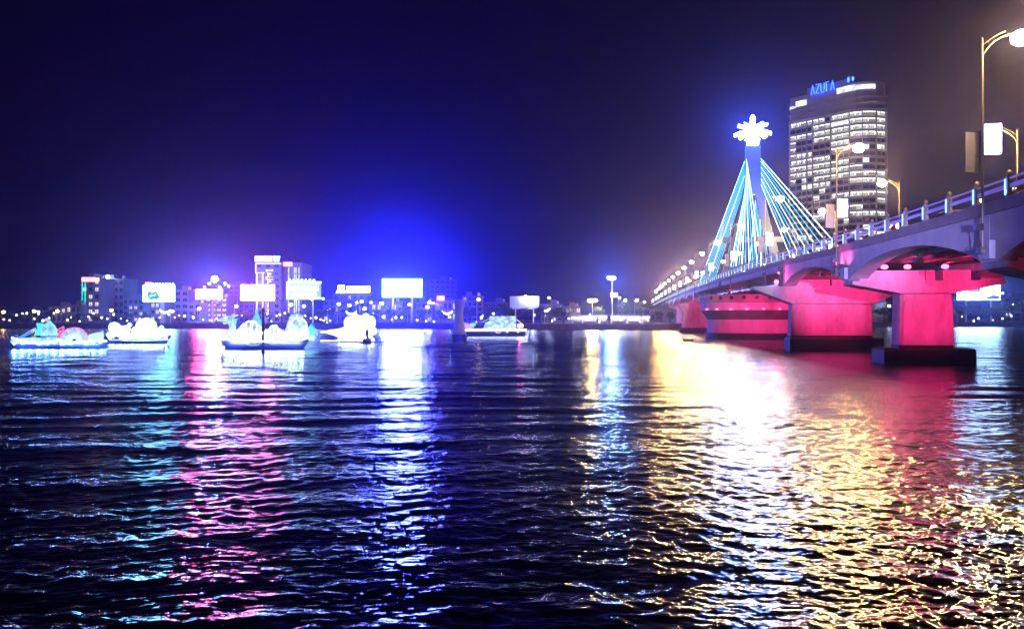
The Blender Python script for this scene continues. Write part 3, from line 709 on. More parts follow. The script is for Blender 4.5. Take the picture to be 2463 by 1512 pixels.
building(125, 158, 739, 365, 'low grey house left of two neighbouring houses by the green neon hotel', 'wallB', 3, 2, .2, seed=5)
building(160, 194, 735, 366, 'low house standing directly left of the green neon hotel', 'wallA', 3, 2, .15, seed=6)
building(296, 345, 719, 378, 'four storey house with pale top between grey block and tree billboard', 'wallA', 4, 4, .12, seed=7)
building(60, 118, 748, 372, 'lowest dark house at the left end of the bank', 'wallC', 4, 2, .1, seed=8)
building(352, 394, 727, 385, 'house directly beneath the billboard with the teal tree picture', 'wallB', 4, 3, .5, seed=9, win=(.7, .6))
building(420, 453, 699, 390, 'slim windowless looking grey block right of the teal tree billboard', 'wallA', 2, 5, .0, seed=10)
building(453, 482, 731, 370, 'small dim house between slim grey block and pink billboard', 'wallB', 2, 3, .15, seed=11)
building(494, 546, 716, 380, 'brightly lit hotel with rows of windows beneath the pink billboard', 'wallD', 4, 5, .85, seed=12, balc=True, win=(.75, .5), name='hotel')
building(550, 611, 688, 412, 'faint purple block between pink billboard hotel and the sign tower', 'wallC', 5, 8, .05, seed=13)
# tower with roof signs
Y = 384
t, x0, x1, z1 = building(613, 676, 632, Y, 'tallest left bank hotel with warm neon outline and orange roof sign', 'wallD', 3, 9, .0, depth=22, seed=14, roof=False, name='hotel', win=(.45, .5))
for f in range(4):
    xx = wx(648, Y); zz = wz(656 + f * 17, Y); k = MB(); k.box(xx - 1.8, xx + 1.8, Y - .3, Y - .1, zz, zz + 1.7); k.box(xx - 1.0, xx + 1.0, Y - .28, Y - .12, zz - 1.2, zz - .002); k.build('lit_balcony', M['winhouse'], t)
for f in range(8):
    zz = wz(650 + f * 14.5, Y); k = MB(); k.box(wx(645, Y), x1 - .1, Y - 1.3, Y - .02, zz - 1.2, zz - .5); k.build('balcony', M['wallA'], t)
for a, y0, y1 in ((614, 636, 655), (617, 657, 765), (631, 657, 765), (644, 657, 765)):
    k = MB(); k.box(wx(a, Y), wx(a + 2.2, Y), Y - .4, Y - .1, wz(y1, Y), wz(y0, Y)); k.build('neon_line', M['neon_warm'], t)
for y0, xa, xb in ((634, 614, 676), (656, 614, 636)):
    k = MB(); k.box(wx(xa, Y), wx(xb, Y), Y - .45, Y - .15, wz(y0 + 1.1, Y), wz(y0 - 1.1, Y)); k.build('neon_line', M['neon_warm'], t)
for i in range(11):
    a = 613 + i * 3.9; k = MB(); k.box(wx(a, Y), wx(a + 2.9, Y), Y - .5, Y - .2, wz(628 - (i % 3) * .8, Y), wz(617, Y)); k.build('sign_stroke', M['sign_org'], t)
k = MB(); k.box(wx(613, Y), wx(655, Y), Y - .18, Y - .05, wz(629.5, Y), wz(615, Y)); k.build('sign_board', M['sign_red'], t)
k = MB(); k.loft([[(wx(a, Y), Y - .5, wz(y, Y)), (wx(b, Y), Y - .5, wz(y, Y)), (wx(b, Y), Y - .1, wz(y, Y)), (wx(a, Y), Y - .1, wz(y, Y))] for a, b, y in ((659, 671, 629), (657, 674, 615.5))]); k.build('sign_emblem', M['sign_cyan'], t)
# its set back wing
xa, xb, za = wx(677, Y), wx(722, Y), wz(630, Y)
k = MB(); k.box(xa, xb, Y + 3, Y + 22, 2.2, za); wg = k.build('wing', M['wallD'], t)
for a in (689, 703, 707, 714):
    for j in range(7):
        k = MB(); y0 = 642 + j * 16; k.box(wx(a, Y), wx(a + 2.4, Y), Y + 2.6, Y + 2.9, wz(y0 + 14, Y), wz(y0, Y)); k.build('neon_line', M['neon_white'], wg)
k = MB(); k.box(wx(678, Y), wx(699, Y), Y + 2.2, Y + 2.7, wz(639, Y), wz(629, Y)); k.build('wing_sign', M['sign_red'], wg)
building(777, 846, 722, 392, 'dark low block between framed text billboard and the rooftop sign building', 'wallC', 5, 3, .15, seed=15)
t, x0, x1, z1 = building(800, 893, 708, 410, 'dim wide building carrying the long white rooftop sign', 'wallC', 6, 4, .1, seed=16, roof=False)
Y = 408
k = MB(); k.prism([P(808, 704, Y), P(832, 704, Y), P(828, 697, Y), P(828, 686, Y), P(813, 686, Y), P(812, 697, Y)], (0, .5, 0)); k.build('sign_emblem', M['bb_white'], t)
for i in range(8):
    a = 834 + i * 7; k = MB(); k.box(wx(a, Y), wx(a + 6.1, Y), Y, Y + .5, wz(703, Y), wz(688, Y)); k.build('sign_letter', M['bb_white'], t)
for a in (815, 850, 885): k = MB(); k.tube([P(a, 709, Y + .8), P(a, 690, Y + .8)], .15, 5); k.build('sign_strut', M['dark'], t)
building(893, 968, 728, 374, 'low lilac house row standing below the great bright screen', 'wallD', 6, 2, .3, seed=17)
building(1000, 1040, 728, 376, 'low lilac house just right beneath the great bright screen', 'wallD', 3, 3, .25, seed=18)
building(1034, 1095, 674, 470, 'faint tall block far behind the bright screen in blue haze', 'wallC', 5, 9, .0, seed=19)
t, x0, x1, z1 = building(1045, 1098, 724, 366, 'peach lit low house with a small red roof sign', 'wallB', 5, 2, .3, seed=20, roof=False)
k = MB(); k.box(wx(1051, 364), wx(1069, 364), 364, 364.5, wz(722, 364), wz(711, 364)); k.build('roof_sign', M['sign_red'], t)
building(1112, 1160, 713, 402, 'dim grey block right of the hourglass pillar, one roof lamp', 'wallA', 4, 5, .05, seed=21)
building(1164, 1222, 728, 420, 'faint low block left of the unlit blue billboard', 'wallC', 4, 4, .05, seed=22)
building(1300, 1352, 733, 400, 'dim low building right of the unlit blue billboard', 'wallC', 4, 3, .12, seed=23)
building(1356, 1398, 738, 420, 'dim house left of the double yellow lamp', 'wallB', 3, 2, .3, seed=24)
building(2415, 2520, 716, 470, 'dark building beside the right bank screen at the frame edge', 'wallC', 5, 5, .06, seed=25)
building(2235, 2300, 735, 470, 'dark low building between the two nearest bridge piers', 'wallC', 5, 3, .1, seed=26)

# ------------------------------------------------------------------ billboards
def billboard(px0, px1, py0, py1, Y, label, face, posts, post_top=None, frame=True, pw=.45, th=1.0):
    x0, x1, z0, z1 = wx(px0, Y), wx(px1, Y), wz(py1, Y), wz(py0, Y)
    t = thing('billboard', label, 'billboard', ((x0 + x1) / 2, Y, 2.2), 'billboards on the far bank')
    k = MB(); k.box(x0, x1, Y + .02, Y + th, z0, z1); bx = k.build('box', M['dark'], t)
    k = MB(); k.box(x0 + .2, x1 - .2, Y - .08, Y + .018, z0 + .2, z1 - .2); k.build('panel', M[face], t)
    for p in posts: k = MB(); k.tube([(wx(p, Y), Y + th * .5, 2.2), (wx(p, Y), Y + th * .5, z0)], pw, 8); k.build('post', M['metal'], t)
    return t, x0, x1, z0, z1
t, x0, x1, z0, z1 = billboard(343, 421, 685, 726, 356, 'cyan white billboard with a teal tree picture and red top sign', 'bb_cyan', (389,), pw=.9)
k = MB(); r_ = random.Random(5)
for i in range(26):
    a = r_.uniform(357, 380); b = 700 + 18 * r_.random() ** .7; k.ball(P(a + (b - 709) * .1, b, 355.8), (r_.uniform(.6, 1.2), .05, r_.uniform(.4, .9)), 6, 4)
k.build('tree_picture', M['bb_teal'], t)
k = MB(); k.box(wx(349, 356), wx(363, 356), 355.9, 356.5, z1 + .02, z1 + 1.2); k.build('top_sign', M['sign_red'], t)
for i in range(7): k = MB(); k.ball((wx(370 + i * 8, 356), 355.2, z1 + .5), .35, 6, 4); k.build('top_light', M['bb_text'], t)
t, x0, x1, z0, z1 = billboard(470, 536, 695, 720, 352, 'glowing pink billboard on a dark pole, flood lamps above it', 'bb_pink', (511,), pw=.6)
for a, b, rr in ((516, 671, 1.7), (503, 682, .5), (541, 682, .5), (492, 690, .35), (528, 690, .5), (549, 688, .5)):
    k = MB(); k.tube([(wx(a, 352), 352.5, z1), P(a, b, 352.5)], .07, 5); q = k.build('lamp_stem', M['dark'], t); k = MB(); k.ball(P(a, b, 352.2), rr * .8, 8, 6); k.build('flood_lamp', M['mast'] if rr > 1 else M['bank_white'], q)
billboard(578, 661, 684, 723, 350, 'plain rose white glowing billboard in front of the sign tower', 'bb_rose', (640,), pw=.5)
t, x0, x1, z0, z1 = billboard(690, 773, 679, 718, 354, 'framed blue billboard with two glowing lines of text and top lamps', 'bb_unlit', (712, 752), pw=.4)
for a, b, c_, d in ((697, 766, 688, 698), (702, 760, 704, 713)):
    n = 9
    for i in range(n):
        l0 = a + (b - a) * i / n; k = MB(); k.box(wx(l0, 354), wx(l0 + (b - a) / n * .9, 354), 353.5, 353.9, wz(d, 354), wz(c_ + (i % 2) * 1.2, 354)); k.build('text_letter', M['bb_text'], t)
for a, b, c_, d in ((690, 773, 677.5, 680), (690, 773, 717, 719), (690, 693, 680, 717)):
    k = MB(); k.box(wx(a, 354), wx(b, 354), 353.4, 353.85, wz(d, 354), wz(c_, 354)); k.build('frame_light', M['bb_text'], t)
for a, b in [(697 + i * 9.6, 674) for i in range(7)] + [(711, 720), (749, 720), (777, 718)]:
    k = MB(); k.ball(P(a, b, 353), .4, 8, 5); k.build('top_light', M['bb_cyan'], t)
t, x0, x1, z0, z1 = billboard(920, 1015, 671, 714, 350, 'great blinding blue white video screen above the far bank', 'led', (945, 990), pw=.5)
k = MB()
for a, b, c_, d in ((919, 1016, 669.6, 671.2), (919, 1016, 713.8, 715), (918.6, 920.2, 671, 714), (1014.8, 1016.4, 671, 714)): k.box(wx(a, 349.7), wx(b, 349.7), 349.5, 349.85, wz(d, 349.7), wz(c_, 349.7))
k.build('edge_light', M['led_edge'], t)
t, x0, x1, z0, z1 = billboard(1225, 1298, 711, 744, 352, 'plain unlit blue billboard with two small lamps near its top', 'bb_unlit', (1240, 1283), pw=.35)
for a, b in ((1264, 714), (1282, 717)):
    k = MB(); k.tube([P(a, b, 350.6), P(a, 709, 352)], .06, 5); q = k.build('lamp_stem', M['dark'], t); k = MB(); k.ball(P(a, b, 350.4), .6, 8, 5); k.build('flood_lamp', M['bank_white'], q)
t, x0, x1, z0, z1 = billboard(2302, 2406, 668, 722, 440, 'wide picture screen on the right bank behind the nearest pier', 'bb_pale', (2325, 2385), pw=.5)
k = MB(); k.box(wx(2322, 439), wx(2361, 439), 439.6, 439.9, wz(699, 439.7), wz(688, 439.7)); k.build('blue_picture', M['bb_blue'], t)
k = MB(); k.prism([P(2322, 703, 439.5), P(2372, 703, 439.5), P(2358, 698, 439.5), P(2343, 692, 439.5), P(2330, 699, 439.5)], (0, .06, 0)); k.build('hill_picture', M['f_pale'], t)
k = MB(); k.prism([P(2362, 720, 439.5), P(2405, 720, 439.5), P(2405, 712, 439.5), P(2390, 708, 439.5), P(2374, 714, 439.5)], (0, .06, 0)); k.build('low_hill_picture', M['bb_blue'], t)

# ------------------------------------------------------------------ bank lamps
k = MB(); k.tube([(0, 0, 0), (0, 0, 6.4)], [.12, .07], 6); k.tube(arc((0, 0, 6.2), (.2, -.2, 7.0), (.9, -.5, 7.05), 5), .05, 5); blp_me = k.mesh('pole', M['metal'])
k = MB(); k.ball((.9, -.5, 6.95), (.62, .62, .5), 8, 5); blh_y = k.mesh('lamp_globe', M['bank_lamp'], smooth=True); k2 = MB(); k2.ball((.9, -.5, 6.95), (.6, .6, .48), 8, 5); blh_w = k2.mesh('lamp_globe', M['bank_white'], smooth=True)
bl = [(8, 750, 'y', 'yellow bank lamp at the left frame edge'), (82, 748, 'y', 'yellow bank lamp above the first lantern boat bow'), (92, 750, 's', 'small lamp touching the yellow lamp above the first boat bow'), (138, 748, 'y', 'yellow bank lamp in front of the low grey houses'), (268, 746, 'y', 'yellow bank lamp below the broad grey block'),
      (414, 748, 'y', 'yellow bank lamp just right of the teal tree billboard pole'), (479, 742, 'y', 'pinkish lamp left of the lit hotel under the pink billboard'), (568, 736, 'y', 'yellow lamp left of the sign tower base'), (700, 733, 'w', 'white bank lamp below the framed text billboard left post'), (731, 736, 'w', 'white bank lamp below the framed text billboard right post'),
      (792, 746, 'w', 'small white lamp left under the rooftop sign building'), (815, 731, 'w', 'bright white lamp below the rooftop sign emblem'), (840, 734, 'w', 'bright white lamp below the rooftop sign letters'), (858, 727, 's', 'upper left small lamp before the rooftop sign building'), (870, 725, 'w', 'upper white lamp before the rooftop sign building'), (892, 727, 's', 'small lamp right of the rooftop sign building'),
      (877, 742, 'w', 'large white lamp over the crescent light by the fish boat'), (918, 729, 'w', 'white lamp left below the great screen'), (985, 732, 'y', 'warm lamp below the middle of the great screen'), (1033, 727, 'w', 'white lamp right below the great screen'), (1042, 729, 's', 'small lamp right of the white lamp under the great screen'), (1028, 738, 'y', 'warm lamp over the lit bank fence'),
      (1151, 720, 'y', 'yellow lamp before the grey block right of the hourglass pillar'), (1082, 762, 's', 'small round lamp left of the hourglass pillar'), (1158, 773, 's', 'small round lamp right of the hourglass pillar'), (1498, 742, 's', 'small white lamp right of the tall mast'), (1504, 722, 'y', 'warm lamp first right of the tall mast'), (1532, 722, 'y', 'warm lamp second right of the tall mast'), (1550, 727, 's', 'dim lamp near the bridge far end'), (1490, 716, 's', 'small lamp hanging beside the tall mast'), (1321, 716, 's', 'small lamp right of the unlit blue billboard'),
      (2139, 736, 'w', 'white lamp seen between the two nearest piers'), (2306, 742, 's', 'small lamp right beside the nearest pier'), (2412, 705, 's', 'lamp right of the right bank screen edge'), (2436, 732, 's', 'lamp near the right frame edge behind the bridge')]
GL = {}
for px, py, c_, lb in bl:
    Yb = {'y': 345, 'w': 347, 's': 349}[c_] + (95 if px > 2000 else 0) + (10 if 1400 < px < 1600 else 0)
    h = wz(py, Yb) - 2.2; z_s = max(.35, h / 6.95)
    sc_ = .62 if c_ == 's' else 1
    t = thing('bank_lamp', lb, 'lamp post', (wx(px, Yb) - .9 * sc_, Yb + .5 * sc_, 2.2), 'lamp posts on the far bank')
    o = part('pole', blp_me, t); o.scale = (sc_, sc_, z_s)
    g = part('lamp_globe', blh_y if c_ == 'y' else blh_w, t); g.scale = (sc_, sc_, sc_); g.location = (0, 0, 6.95 * (z_s - sc_))
# mast and double yellow lamp
t = thing('light_mast', 'tall slender mast with blue white floodlights at its top', 'light mast', (wx(1472, 345), 345, 2.2))
k = MB(); k.tube([(wx(1473, 345), 345, 2.2), (wx(1472, 345), 345, wz(668, 345))], [.3, .16], 8); k.build('pole', M['metal'], t)
k = MB(); k.lathe([(.3, -.3), (1.1, -.1), (1.1, .15), (.3, .3)], (wx(1471, 345), 345, wz(668, 345)), 10); hd = k.build('ring', M['dark'], t)
for i in range(6): a = i * 1.047; k = MB(); k.ball((wx(1471, 345) + 1.1 * math.cos(a), 345 + 1.1 * math.sin(a), wz(668, 345) - .1), .5, 6, 4); k.build('flood_lamp', M['mast'], hd)
for a in (1473, 1481): k = MB(); k.ball(P(a, 709, 344), .75, 8, 5); k.build('side_lamp', M['bank_white'], t)
k = MB(); k.tube([P(1472, 709.5, 344.6), P(1482, 709.5, 344.1)], .08, 5); k.build('side_arm', M['dark'], t)
t = thing('double_lamp', 'lamp post with two bright yellow heads on the bank', 'lamp post', (wx(1425, 348), 348, 2.2))
k = MB(); k.tube([(wx(1425, 348), 348, 2.2), P(1425, 720, 348)], .14, 6); k.tube([P(1419, 722, 348), P(1431, 722, 348)], .08, 5); k.build('pole', M['metal'], t)
for a in (1419.5, 1430.5): k = MB(); k.ball(P(a, 722.5, 347.6), (1.0, .7, .55), 8, 5); k.build('lamp_head', M['yellow2'], t)
# crescent lights
for px, py, lb in ((845, 752, 'upward crescent light on a post above the fish boat'), (1076, 751, 'upward crescent light on a post left of the hourglass pillar'), (1310, 745, 'upward crescent light below the unlit blue billboard corner'), (397, 748, 'crescent light on a post beside the teal tree billboard pole')):
    t = thing('crescent_light', lb, 'festive light', (wx(px, 342), 342, 2.2), 'crescent lights along the bank')
    k = MB(); k.tube([(wx(px, 342), 342, 2.2), P(px, py + 6, 342)], .1, 6); k.build('post', M['metal'], t)
    k = MB(); w = 2.4; pts = [Vector((wx(px, 342), 341.9, wz(py, 342))) + Vector((w * math.cos(a), 0, w * .55 + w * .8 * math.sin(a))) for a in [math.pi * (1.1 + .8 * i / 10) for i in range(11)]]
    k.tube(pts, [.08, .18, .26, .32, .36, .38, .36, .32, .26, .18, .08], 6); k.build('crescent', M['small_glow'], t)
# low garden lights among the trees
k = MB(); k.tube([(0, 0, 0), (0, 0, 1)], .05, 5); gp_me = k.mesh('post', M['dark']); k = MB(); k.ball((0, 0, 0), (.34, .34, .34), 6, 4); gg_me = k.mesh('globe', M['small_glow'])
r_ = random.Random(21)
spots = [(5, 60, 4, 'left of the first lantern boat sail'), (60, 125, 5, 'above the first boat sail'), (125, 195, 5, 'above the pink fan lantern'), (205, 300, 6, 'at the foot of the broad grey block'), (300, 390, 4, 'above the white lantern boat'), (395, 470, 5, 'under the slim grey block'), (480, 530, 3, 'left of the dragon head'), (575, 625, 4, 'above the dragon back'), (640, 700, 6, 'right of the channel marker'), (705, 765, 5, 'above the dragon tail'), (768, 800, 4, 'above the fish boat nose'), (890, 960, 5, 'right of the fish boat tail'), (960, 1060, 4, 'along the pale lit fence'), (1130, 1220, 4, 'behind the house barge'), (1270, 1345, 3, 'between the house barge and the stalls'), (1360, 1460, 4, 'left of the tall mast foot'), (1480, 1565, 5, 'right of the tall mast foot'), (2308, 2370, 3, 'under the left half of the right bank screen'), (2375, 2440, 3, 'under the right half of the right bank screen')]
for xa, xb, n, where in spots:
    for i in range(n):
        px = xa + (xb - xa) * (i + r_.uniform(.2, .8)) / n; py = r_.uniform(752, 775)
        Yb = 339 + r_.uniform(0, 4) + (82 if px > 2000 else 0)
        t = thing('garden_lamp', f'{ORD[i]} small globe lamp from the left {where}', 'garden lamp', (wx(px, Yb), Yb, 2.2), 'small globe lamps along the far bank')
        h = max(.5, wz(py, Yb) - 2.2); p = part('post', gp_me, t); p.scale = (1, 1, h); g = part('globe', gg_me, t, (0, 0, h)); q = r_.uniform(.6, 1.35); g.scale = (q, q, q)

# lit stalls right of centre
for i, (px, w, bright, lb) in enumerate(((1388, 22, 0, 'lit stall left of the double yellow lamp post'), (1418, 34, 1, 'bright white stall beneath the double yellow lamp'), (1450, 20, 0, 'small stall between the double lamp and the mast'), (1487, 34, 1, 'bluish white stall just right of the mast foot'), (1524, 30, 1, 'bluish white stall farther right of the mast'), (1553, 18, 0, 'small dim stall nearest the bridge far end'))):
    Yb = 335 + i; x0, x1 = wx(px - w / 2, Yb), wx(px + w / 2, Yb)
    t = thing('market_stall', lb, 'stall', ((x0 + x1) / 2, Yb, 2.2), 'stalls on the far bank')
    k = MB(); k.loft([[(x0 - .4, Yb - 1.6, 5.0), (x1 + .4, Yb - 1.6, 5.0), (x1 + .4, Yb + 2.5, 5.6), (x0 - .4, Yb + 2.5, 5.6)], [(x0 - .4, Yb - 1.6, 5.15), (x1 + .4, Yb - 1.6, 5.15), (x1 + .4, Yb + 2.5, 5.75), (x0 - .4, Yb + 2.5, 5.75)]]); k.build('canopy', M['wallB'], t)
    k = MB(); k.box(x0, x1, Yb + 2.2, Yb + 2.45, 2.2, 4.9); k.build('back_wall', M['wallB'], t)
    for x in (x0, x1): k = MB(); k.tube([(x, Yb - 1.5, 2.2), (x, Yb - 1.5, 5.0)], .06, 5); k.build('post', M['metal'], t)
    for j in range(4 if bright else 2):
        xx = x0 + (x1 - x0) * (j + .5) / (4 if bright else 2); k = MB(); k.box(xx - .55, xx + .55, Yb - .1, Yb + .1, 4.45, 4.7); k.build('tube_light', M['bank_white'], t)
    k = MB(); k.box(x0 + .3, x1 - .3, Yb - 1.0, Yb - .3, 2.2, 3.1); k.build('counter', M['wood'], t)

# lit fence by the water and small pontoon under the screen
t = thing('bank_fence', 'long pale lit fence on the bank edge below the great screen', 'fence', (wx(990, 337), 337, 2.2))
for i in range(34):
    a = 884 + i * 6.3; k = MB(); k.box(wx(a, 337) - .06, wx(a, 337) + .06, 336.95, 337.07, 2.2, wz(766, 337)); k.build('post', M['paint'], t)
for py in (766, 771): k = MB(); k.box(wx(882, 337), wx(1096, 337), 336.93, 336.948, wz(py + 1, 337), wz(py, 337)); k.build('rail', M['paint'], t)
t = thing('pontoon', 'low floating pontoon with white edge lights below the great screen', 'pontoon', (wx(962, 230), 230, 0))
k = MB(); k.box(wx(916, 230), wx(1020, 230), 229, 232.5, -.2, .35); k.build('float', M['dark'], t)
for a, b in ((918, 944), (946, 980), (982, 1018)): k = MB(); k.box(wx(a, 230), wx(b, 230), 228.9, 228.98, .2, .34); k.build('edge_light', M['bb_text'], t)
for a in (903, 917, 1008, 1019): k = MB(); k.tube([(wx(a, 229.5), 229.5, -.3), (wx(a, 229.5), 229.5, 1.3)], .12, 6); k.build('pile', M['neon_white'] if a > 1000 else M['paint'], t)

# ------------------------------------------------------------------ trees
def crown_mesh(seed, palm=False):
    r_ = random.Random(seed); k = MB()
    if palm:
        for i in range(13):
            a = 6.283 * i / 13 + r_.uniform(-.2, .2); L_ = r_.uniform(2.0, 2.8); up_ = r_.uniform(.3, 1.1)
            for j in range(7):
                t0 = j / 7; q = Vector((math.cos(a), math.sin(a), 0)) * L_ * t0 + Vector((0, 0, 6 + up_ * t0 * 2 - 2.6 * t0 * t0)); s_ = Vector((-math.sin(a), math.cos(a), -.5))
                for sg in (-1, 1):
                    p = q + Vector((s_.x * sg, s_.y * sg, -.5)) * .55 * (1 - t0 * .6); b = k.add([q, q + Vector((math.cos(a), math.sin(a), 0)) * .28, p]); k.face((b, b + 1, b + 2))
        return k.mesh('crown', M['leaf'])
    lobes = [(Vector((r_.uniform(-1.7, 1.7), r_.uniform(-1.3, 1.3), r_.uniform(3, 5.2))), r_.uniform(.8, 1.5)) for _ in range(8)]
    for c, rad in lobes:
        for _ in range(75):
            d = Vector((r_.gauss(0, 1), r_.gauss(0, 1), r_.gauss(0, 1))).normalized() * rad * r_.uniform(.55, 1.08); q = c + d
            a = Vector((r_.gauss(0, 1), r_.gauss(0, 1), r_.gauss(0, 1))).normalized() * r_.uniform(.2, .38); b_ = a.cross(Vector((r_.gauss(0, 1), r_.gauss(0, 1), r_.gauss(0, 1)))).normalized() * a.length * .7
            b = k.add([q - a, q + b_, q + a, q - b_]); k.face((b, b + 1, b + 2, b + 3))
    return k.mesh('crown', M['leaf'])
crowns = [crown_mesh(i) for i in range(4)]
k = MB(); k.tube([(0, 0, 0), (.1, 0, 2), (0, .05, 3.6)], [.22, .17, .1], 7)
for a in (0, 2.1, 4.2): k.tube([(.05, 0, 2.2), (math.cos(a) * 1.1, math.sin(a) * .9, 4.2)], [.1, .04], 5)
trunk_me = k.mesh('trunk', M['bark']); palm_c = crown_mesh(9, True); k = MB(); k.tube([(0, 0, 0), (.15, 0, 3), (0, 0, 6)], [.2, .15, .12], 7); palm_t = k.mesh('trunk', M['bark'])
def tree(px, Yb, h, label, i, palm=False):
    t = thing('palm_tree' if palm else 'tree', label, 'tree', (wx(px, Yb), Yb, 2.2), 'trees on the far bank', i * 1.3)
    t.scale = (h / 6,) * 3
    part('trunk', palm_t if palm else trunk_me, t); part('crown', palm_c if palm else crowns[i % 4], t)
trs = [(20, 341, 5, 'dark tree at the left frame edge on the far bank'), (48, 342, 4.5, 'dark tree behind the bow of the first lantern boat'), (100, 343, 4, 'dark tree behind the cyan sail of the first boat'), (150, 342, 4.5, 'dark tree behind the fan lantern of the first boat'), (188, 343, 4.5, 'dark tree at the foot of the green neon strips'), (226, 341, 4.2, 'dark tree before the narrow neon hotel doors'), (255, 342, 4, 'dark tree before the broad grey block'), (310, 343, 4.5, 'dark tree below the four storey house'), (352, 344, 5, 'dark tree left of the teal tree billboard pole'), (432, 343, 4.5, 'dark tree below the slim grey block'), (468, 342, 4.2, 'dark tree below the pink billboard left end'), (592, 344, 5.5, 'dark tree left of the sign tower foot'), (650, 342, 5, 'dark tree behind the dark channel marker pole'), (688, 341, 4.5, 'dark tree behind the middle of the dragon boat'), (722, 343, 5.5, 'dark tree behind the dragon boat right half'), (770, 343, 6, 'dark tree left of the fish boat'), (800, 344, 7, 'dark tree above the fish boat nose'), (840, 344, 8, 'large dark tree behind the fish boat'), (905, 342, 6.5, 'dark tree right of the fish boat'), (940, 343, 6, 'dark tree left below the great screen posts'), (975, 343, 7, 'dark tree between the great screen posts'), (1010, 342, 6, 'dark tree right of the great screen posts'), (1060, 342, 6, 'dark tree below the peach lit house'), (1130, 343, 7, 'dark tree right of the hourglass pillar'), (1180, 343, 8, 'dark tree behind the bright house barge left end'), (1215, 343, 8, 'dark tree behind the bright house barge'), (1262, 343, 7, 'dark tree below the unlit blue billboard'), (1300, 322, 7, 'dark tree right of the house barge'), (1330, 322, 6, 'dark tree left of the lit stalls'), (1356, 321, 7, 'tall dark tree beside the leftmost lit stall'), (1440, 352, 8, 'dark tree behind the double yellow lamp'), (1505, 352, 9, 'green lit tree behind the stall right of the mast'), (1540, 352, 9, 'green lit tree nearest the bridge far end'), (1590, 312, 5, 'dark bush like tree under the bridge far end'), (1612, 308, 5, 'dark tree against the far pink pier'),
       (2310, 425, 9, 'dark tree right beside the nearest pier on the right bank'), (2345, 426, 9, 'dark tree below the right bank screen middle'), (2380, 424, 8, 'dark tree below the right bank screen right end'), (2425, 424, 11, 'tall dark tree right of the right bank screen'), (2458, 424, 11, 'tall dark tree at the right frame edge'), (2125, 424, 8, 'dark tree seen between the two nearest piers')]
for i, (px, Yb, h, lb) in enumerate(trs): tree(px, Yb, h, lb, i)
tree(677, 348, 10, 'palm tree silhouette right of the white billboard', 1, True)

# ------------------------------------------------------------------ lantern boats
def hull(x0, x1, Y, beam, fb, sheer0, sheer1, m, parent, rake=.9):
    k = MB(); secs = []
    for i in range(17):
        t = i / 16; x = x0 + (x1 - x0) * t; w = beam / 2 * max(.05, 1 - abs(2 * t - 1) ** 3.2); top = fb + sheer0 * max(0, 1 - 2.4 * t) ** 2 + sheer1 * max(0, 2.4 * t - 1.4) ** 2
        e = rake * (2 * t - 1) ** 3 * .5
        secs.append([(x - e, Y - w * .55, -.5), (x - e * .6, Y - w * .85, .25), (x + e, Y - w, top), (x + e, Y - w + .12, top), (x + e, Y - w * .8, top - .25), (x + e, Y + w * .8, top - .25), (x + e, Y + w, top), (x - e * .6, Y + w * .85, .25), (x - e, Y + w * .55, -.5)])
    k.loft(secs); return k.build('hull', M[m], parent, True)
def ringline(parent, name, px, py, rx, rz, Y, m, w=.05, n=18):
    c = P(px, py, Y); k = MB(); k.tube([c + Vector((rx * math.cos(6.2832 * i / n), 0, rz * math.sin(6.2832 * i / n))) for i in range(n + 1)], w, 5, False); return k.build(name, M[m], parent)
def blob(parent, name, px, py, rx, rz, Y, m, ry=.5): k = MB(); k.ball(P(px, py, Y), (rx, ry, rz), 10, 7); return k.build(name, M[m], parent, True)
# boat one
Y = 116; t = thing('lantern_boat', 'blue wooden boat carrying a cyan sail, pink fan and banner lanterns', 'boat', (wx(140, Y), Y, 0), 'lantern boats on the river')
hull(wx(27, Y), wx(255, Y), Y, 2.6, .9, .75, .3, 'hullb', t)
k = MB(); k.loft([[(wx(a, Y), Y - 1.2, wz(b, Y)), (wx(a, Y), Y + 1, wz(b, Y)), (wx(a, Y), Y + 1, wz(c_, Y)), (wx(a, Y), Y - 1.2, wz(c_, Y))] for a, b, c_ in ((38, 824, 817), (62, 826, 812), (80, 827, 812), (120, 828, 810), (145, 826, 813), (160, 824, 818))]); k.build('deck_lantern', M['f_ice'], t)
k = MB(); k.prism([P(82, 806, Y), P(90, 789, Y), P(87, 777, Y), P(100, 777, Y), P(107, 786, Y), P(105, 806, Y)], (0, .3, 0)); k.build('sail_lantern', M['f_cyan'], t)
k = MB(); k.lathe([(1.1, 0), (1.0, .8), (.75, 1.5), (.35, 1.9), (.06, 2.3)], P(118, 807, Y - .4), 12); k.build('mountain_lantern', M['f_ice'], t, True)
k = MB(); k.tube([P(45, 812, Y), P(86, 788, Y)], .06, 5); k.tube([P(50, 813, Y), P(90, 792, Y)], .05, 5); k.build('rigging', M['f_blue'], t)
k = MB(); k.prism([P(138, 806, Y), P(146, 797, Y), P(152, 785, Y), P(154, 788, Y), P(150, 800, Y), P(146, 812, Y)], (0, .2, 0)); k.tube([P(136, 795, Y), P(153, 784, Y)], .09, 5); k.build('red_lantern', M['f_red'], t)
c = P(177, 822, Y)
for ra, rb, m in ((2.15, 1.8, 'f_pink'), (1.75, 1.3, 'f_pale'), (1.25, .5, 'f_mint')):
    k = MB(); k.prism([c + Vector((ra * math.cos(a), 0, ra * math.sin(a))) for a in [math.pi * i / 14 for i in range(15)]] + [c + Vector((rb * math.cos(a), 0, rb * math.sin(a))) for a in [math.pi * (14 - i) / 14 for i in range(15)]], (0, .35, 0)); k.build('fan_lantern', M[m], t)
